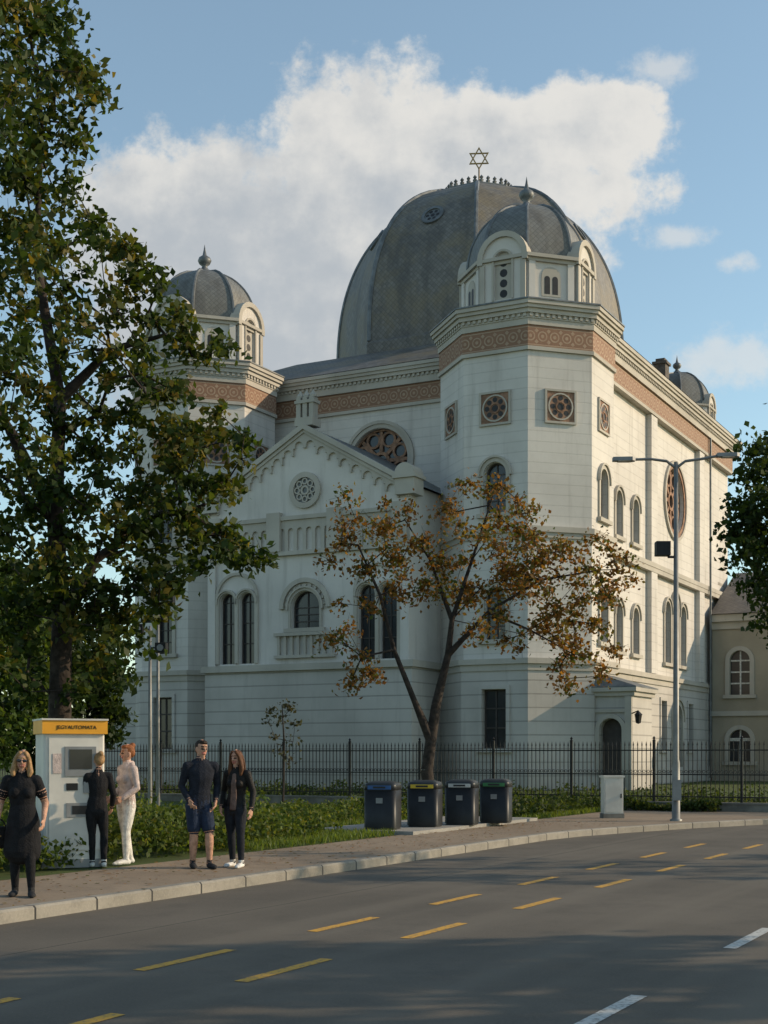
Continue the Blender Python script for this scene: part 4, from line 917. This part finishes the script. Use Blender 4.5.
        for j, Lf in enumerate((.042, .049, .046, .036)):
            r0 = W+d*.05*H+wa*(1.5-j)*.0125*H; md_ = r0+d*Lf*.5*H+inn*.007*H; tp = md_+d*Lf*.42*H+inn*.017*H
            B.loft([r0-d*.01*H, md_, tp], [.0062*H, .0058*H, .0048*H], [.0062*H, .0058*H, .0048*H], 'skin', 8)
        tr0 = W+d*.014*H+wa*.016*H; B.loft([tr0, tr0+d*.02*H+wa*.016*H+inn*.006*H, tr0+d*.042*H+wa*.02*H+inn*.012*H], [.008*H, .0072*H, .0055*H], [.008*H, .0072*H, .0055*H], 'skin', 8)
    xf = Matrix.Translation(V(0, lean*.32, 0)) @ Matrix.Translation(V(0, 0, .87)) @ Matrix.Rotation(headrot, 4, 'Z') @ Matrix.Rotation(tilt, 4, 'Y') @ Matrix.Translation(V(0, 0, -.87))
    B.loft([V(0, .01, .815), V(0, .004, .885)], [.032*H, .029*H] if male else [.028*H, .025*H], [.033*H, .031*H] if male else [.029*H, .027*H], 'skin', 14, (1, 0, 0), xf)
    hz = [.874, .888, .91, .938, .965, .985, .996]; hw_ = 1+(wide-1)*.5
    B.loft([V(0, y, z) for y, z in zip((-.022, -.016, -.008, 0, .003, .003, .003), hz)], [r_*H*hw_ for r_ in (.016, .029, .037, .042, .043, .034, .018)], [r_*H for r_ in (.02, .034, .045, .053, .053, .042, .022)], 'skin', 24, (1, 0, 0), xf)
    B.loft([V(0, -.051, .942), V(0, -.060, .922)], [.005*H, .009*H], [.005*H, .009*H], 'skin', 8, (1, 0, 0), xf)
    B.loft([V(-.014, -.0485, .900), V(0, -.052, .898), V(.014, -.0485, .900)], .004*H, .004*H, 'lips', 8, (0, 1, 0), xf)
    for s_ in (-1, 1):
        B.ball(V(s_*.017, -.0495, .936), .005*H, .0045*H, .0032*H, 'eye', xf); B.ball(V(s_*.044, .004, .93), .006*H, .013*H, .02*H, 'skin', xf)
        B.loft([V(s_*.011, -.0525, .951), V(s_*.024, -.048, .951)], .0018*H, .0018*H, 'brow', 6, (0, 1, 0), xf)
    mats = dict(mats); mats.setdefault('skin', 'skin'); mats['lips'] = 'lips'; mats['eye'] = 'eye'; mats['brow'] = hairm
    B.mesh('body', mats, o, .0075, 3)
    h = Body(); h.ball(V(0, .014, .957), .049*H*hw_, .053*H, .054*H, 'h', xf)
    if hair == 'short': h.ball(V(0, -.022, .985), .036*H, .032*H, .022*H, 'h', xf); h.ball(V(0, .03, .93), .042*H, .036*H, .035*H, 'h', xf)
    if hair in ('long', 'bob'):
        zz = (.79, .84) if hair == 'long' else (.835, .86)
        for s_ in (-1, 1): h.loft([V(s_*.02, -.03, .99), V(s_*.043, -.018, .955), V(s_*.051, -.01, .90), V(s_*.058, -.022, zz[1]), V(s_*.054, -.036, zz[0])], [.014*H, .015*H, .019*H, .023*H, .014*H], [.02*H, .025*H, .027*H, .022*H, .012*H], 'h', 12, (1, 0, 0), xf)
        h.loft([V(0, .045, .95), V(0, .05, .88), V(0, .058, zz[0])], [.045*H, .055*H, .05*H], [.025*H, .022*H, .014*H], 'h', 14, (1, 0, 0), xf)
    if hair == 'bun':
        h.ball(V(0, .045, 1.0), .026*H, .026*H, .025*H, 'h', xf); h.ball(V(0, .035, .94), .043*H, .034*H, .045*H, 'h', xf); h.ball(V(0, -.02, .987), .036*H, .034*H, .02*H, 'h', xf)
    h.mesh('hair', {'h': hairm}, o, .009, 2)
    return o, xf
p1 = G(22, 896); H = 1.64
o, xf = person('woman with light shoulder length hair, sunglasses and loose dark dress at far left', p1, rad(10), H, {'top': 'black_cloth', 'bottom': 'black_cloth', 'shoe': 'dark_shoe'}, 'blonde_hair', 'bob', sleeve='short', dress=.31,
       el=[(-.15, .03, .64), (.155, .035, .64)], wr=[(-.165, -.04, .50), (.15, -.075, .525)], feet=[(-.05, .03), (.066, -.06)], knees=[(-.05, .0, .285), (.058, -.045, .285)], tilt=.06, wide=1.08, hip=.01)
sg = Body(); V = lambda x, y, z: Vector((x*H, y*H, z*H))
for s_ in (-1, 1): sg.ball(V(s_*.019, -.055, .936), .016*H, .006*H, .012*H, 'g', xf); sg.loft([V(s_*.035, -.05, .94), V(s_*.046, 0, .938)], .003*H, .003*H, 'g', 6, (0, 0, 1), xf)
sg.loft([V(-.01, -.058, .94), V(.01, -.058, .94)], .003*H, .003*H, 'g', 6, (0, 0, 1), xf); sg.mesh('sunglasses', {'g': 'screen'}, o, .006, 1)
def bag(loc, rz, w, h, lab, strap):
    t = thing('handbag', loc, rz, lab, 'bag'); b_ = MB()
    for (a, d, z0), (a2, d2, z1) in zip([(.42, .4, 0), (.5, .5, .04), (.5, .5, h*.5), (.4, .32, h)], [(.5, .5, .04), (.5, .5, h*.5), (.4, .32, h), (.3, .1, h+.01)]):
        A = [(sx*w*a, sy*.12*d) for sx, sy in ((-1, -1), (1, -1), (1, 1), (-1, 1))]; Bq = [(sx*w*a2, sy*.12*d2) for sx, sy in ((-1, -1), (1, -1), (1, 1), (-1, 1))]
        for i in range(4): b_.poly([(*A[i], z0), (*A[(i+1) % 4], z0), (*Bq[(i+1) % 4], z1), (*Bq[i], z1)])
    b_.poly([(sx*w*.3, sy*.012, h+.01) for sx, sy in ((-1, -1), (1, -1), (1, 1), (-1, 1))]); b_.poly([(sx*w*.42, sy*.048, 0) for sx, sy in ((-1, 1), (1, 1), (1, -1), (-1, -1))]); b_.build('body', 'black_leather', t)
    s_ = MB()
    for i in range(12):
        a0, a1 = PI*i/12, PI*(i+1)/12; s_.tube((w*.38*math.cos(a0), 0, h*.9+strap*math.sin(a0)), (w*.38*math.cos(a1), 0, h*.9+strap*math.sin(a1)), .009, .009, 6)
    s_.build('strap', 'black_leather', t); f_ = MB(); f_.box(-.03, .03, -.062, -.058, h*.55, h*.62); f_.build('clasp', 'gold', t)
bag(p1+Vector((-.29, .03, .54)), .5, .26, .24, 'black leather handbag hanging at the left woman\'s side', .12)
person('woman in black top and leggings with fair bun, turned away at the ticket machine', G(98, 867), rad(-160), 1.62, {'top': 'black_cloth', 'bottom': 'black_cloth', 'shoe': 'white_shoe'}, 'blonde_hair', 'bun', headrot=.2, el=[(-.135, .0, .64), (.135, -.03, .65)], wr=[(-.135, -.09, .53), (.09, -.16, .66)], feet=[(-.045, .02), (.05, -.02)], hip=.014, tilt=-.08)
person('woman in pale pink top and white trousers with reddish bun at the ticket machine', G(127, 864), rad(-48), 1.74, {'top': 'pink_cloth', 'bottom': 'white_cloth', 'shoe': 'white_shoe'}, 'red_hair', 'bun', headrot=-.2, el=[(-.125, .02, .64), (.125, .02, .64)], wr=[(-.11, -.09, .56), (.10, -.10, .56)], feet=[(-.05, .05), (.05, -.05)], knees=[(-.052, .01, .285), (.052, -.04, .285)], hip=-.014, tilt=.07, hood=True)
person('man in dark hooded jacket and denim shorts, hands at pockets, beside the long haired woman', G(201, 868), rad(20), 1.80, {'top': 'navy_cloth', 'bottom': 'denim', 'shoe': 'dark_shoe'}, 'dark_hair', 'short', True, headrot=.3, el=[(-.145, .045, .645), (.14, .045, .65)], wr=[(-.105, -.045, .535), (.11, -.03, .53)], shorts=True, hem=.47, feet=[(-.06, .02), (.06, -.05)], knees=[(-.056, -.005, .285), (.056, -.04, .29)], hip=-.018, tilt=.07, hood=True)
p5 = G(237, 867)
o, xf = person('woman with long brown hair in open dark jacket, black jeans and white trainers', p5, rad(-18), 1.66, {'top': 'black_leather', 'bottom': 'dark_jeans', 'shoe': 'white_shoe'}, 'brown_hair', 'long', headrot=-.15, el=[(-.135, .025, .645), (.14, .025, .645)], wr=[(-.12, -.055, .52), (.15, -.035, .50)], feet=[(-.055, .02), (.06, -.06)], knees=[(-.054, -.0, .285), (.055, -.05, .288)], hip=-.016, tilt=-.09)
H = 1.66; sb_ = Body(); sb_.loft([V(0, -.054, .80), V(0, -.070, .72), V(-.005, -.057, .60), V(-.01, -.064, .50)], [.018*H, .026*H, .030*H, .032*H], [.008*H, .012*H, .012*H, .012*H], 's', 12); sb_.mesh('shirt_front', {'s': 'rust_shirt'}, o, .009, 2)

# ---------------------------------------------------------------- sky, sun, camera
EL = rad(23); sxy = Vector((.975, .09)).normalized(); s3 = Vector((sxy.x*math.cos(EL), sxy.y*math.cos(EL), math.sin(EL)))
w = bpy.data.worlds.new('World'); S.world = w; w.use_nodes = True; nt = w.node_tree; k = NT(nt); bg = nt.nodes['Background']
sky = k.n('ShaderNodeTexSky', sky_type='NISHITA'); sky.sun_disc = False; sky.sun_elevation = EL; sky.sun_rotation = math.atan2(sxy.x, sxy.y) % (2*PI); sky.air_density = 1.0; sky.dust_density = .4; sky.ozone_density = 1.2
d = k.tc('Generated'); q = k.sep(d); yy = k.m('MAXIMUM', q[1], .08)
X = k.m('DIVIDE', q[0], yy); Z = k.m('DIVIDE', q[2], yy); cb = k.n('ShaderNodeCombineXYZ'); k.l(X, cb.inputs[0]); k.l(Z, cb.inputs[1]); uv = cb.outputs[0]
def ellf(px, py, rx, ry):
    s_ = k.n('ShaderNodeVectorMath', operation='SUBTRACT'); k.l(uv, s_.inputs[0]); s_.inputs[1].default_value = ((px-CX)/F, (HZ-py)/F, 0)
    l_ = k.n('ShaderNodeVectorMath', operation='LENGTH'); k.l(k.scl(s_.outputs[0], (F/rx, F/ry, 0)), l_.inputs[0]); return k.m('SUBTRACT', 1, l_.outputs['Value'])
f = None
for e in ((400, 195, 250, 145), (470, 155, 165, 100), (570, 125, 115, 62), (205, 245, 165, 125), (300, 330, 280, 150), (1300, 150, 300, 160), (-700, 300, 500, 150)):
    v = ellf(*e); f = v if f is None else k.m('MAXIMUM', f, v)
n1 = k.noise(uv, 7.5, 10, .6); n2 = k.noise(uv, 2.6, 6, .55); n3 = k.noise(uv, 26, 9, .65)
dens = k.m('ADD', f, k.m('ADD', k.m('MULTIPLY', k.m('SUBTRACT', n1, .5), 1.8), k.m('MULTIPLY', k.m('SUBTRACT', n3, .5), .9)))
big = k.ss(dens, .05, .36)
f2 = None
for e in ((683, 237, 34, 16), (735, 262, 26, 14), (730, 355, 75, 34), (640, 150, 40, 26), (660, 70, 50, 24)):
    v = ellf(*e); f2 = v if f2 is None else k.m('MAXIMUM', f2, v)
small = k.m('MULTIPLY', k.ss(k.m('ADD', f2, k.m('MULTIPLY', k.m('SUBTRACT', k.noise(uv, 20, 8, .64), .5), 3.2)), .05, .9), .55)
cm = k.m('MAXIMUM', k.m('MULTIPLY', big, .93), small)
dsh = k.n('ShaderNodeVectorMath', operation='ADD'); k.l(uv, dsh.inputs[0]); dsh.inputs[1].default_value = (.015, .014, 0)
rel = k.m('SUBTRACT', k.noise(uv, 9, 8, .58), k.noise(dsh.outputs[0], 9, 8, .58))        # sunward relief
lit = k.ss(k.m('ADD', k.m('ADD', k.m('MULTIPLY', k.m('SUBTRACT', Z, .36), 3.0), k.m('MULTIPLY', X, 1.2)), k.m('ADD', k.m('MULTIPLY', rel, 2.8), k.m('ADD', k.m('MULTIPLY', k.m('SUBTRACT', n2, .5), 1.8), k.m('MULTIPLY', k.m('SUBTRACT', .4, dens), .7)))), -.7, .7)
cc = k.mix(lit, (4.0, 4.25, 4.5), (6.7, 6.5, 6.1))
skc = k.mix(.12, k.mix(1., sky.outputs[0], (1.55, 1.66, 1.5), 'MULTIPLY'), (4.8, 5.3, 5.7))
k.l(k.mix(cm, skc, cc), bg.inputs[0]); bg.inputs[1].default_value = .12
sl = bpy.data.lights.new('Sun', 'SUN'); sl.energy = 4.2; sl.angle = rad(.5); sl.color = (1, .79, .54); so = bpy.data.objects.new('Sun', sl); C.objects.link(so)
so.rotation_euler = (-s3).to_track_quat('-Z', 'Y').to_euler(); so.location = s3*60
cam = bpy.data.cameras.new('Camera'); cam.sensor_width = 36; cam.lens = 36*F/1024; cam.shift_y = (HZ-512)/1024; cam.clip_end = 5000; cam.clip_start = .1
co_ = bpy.data.objects.new('Camera', cam); C.objects.link(co_); co_.location = (0, 0, EYE); co_.rotation_euler = (PI/2, 0, 0); S.camera = co_
S.view_settings.view_transform = 'Standard'; S.view_settings.look = 'None'; S.view_settings.exposure = 0
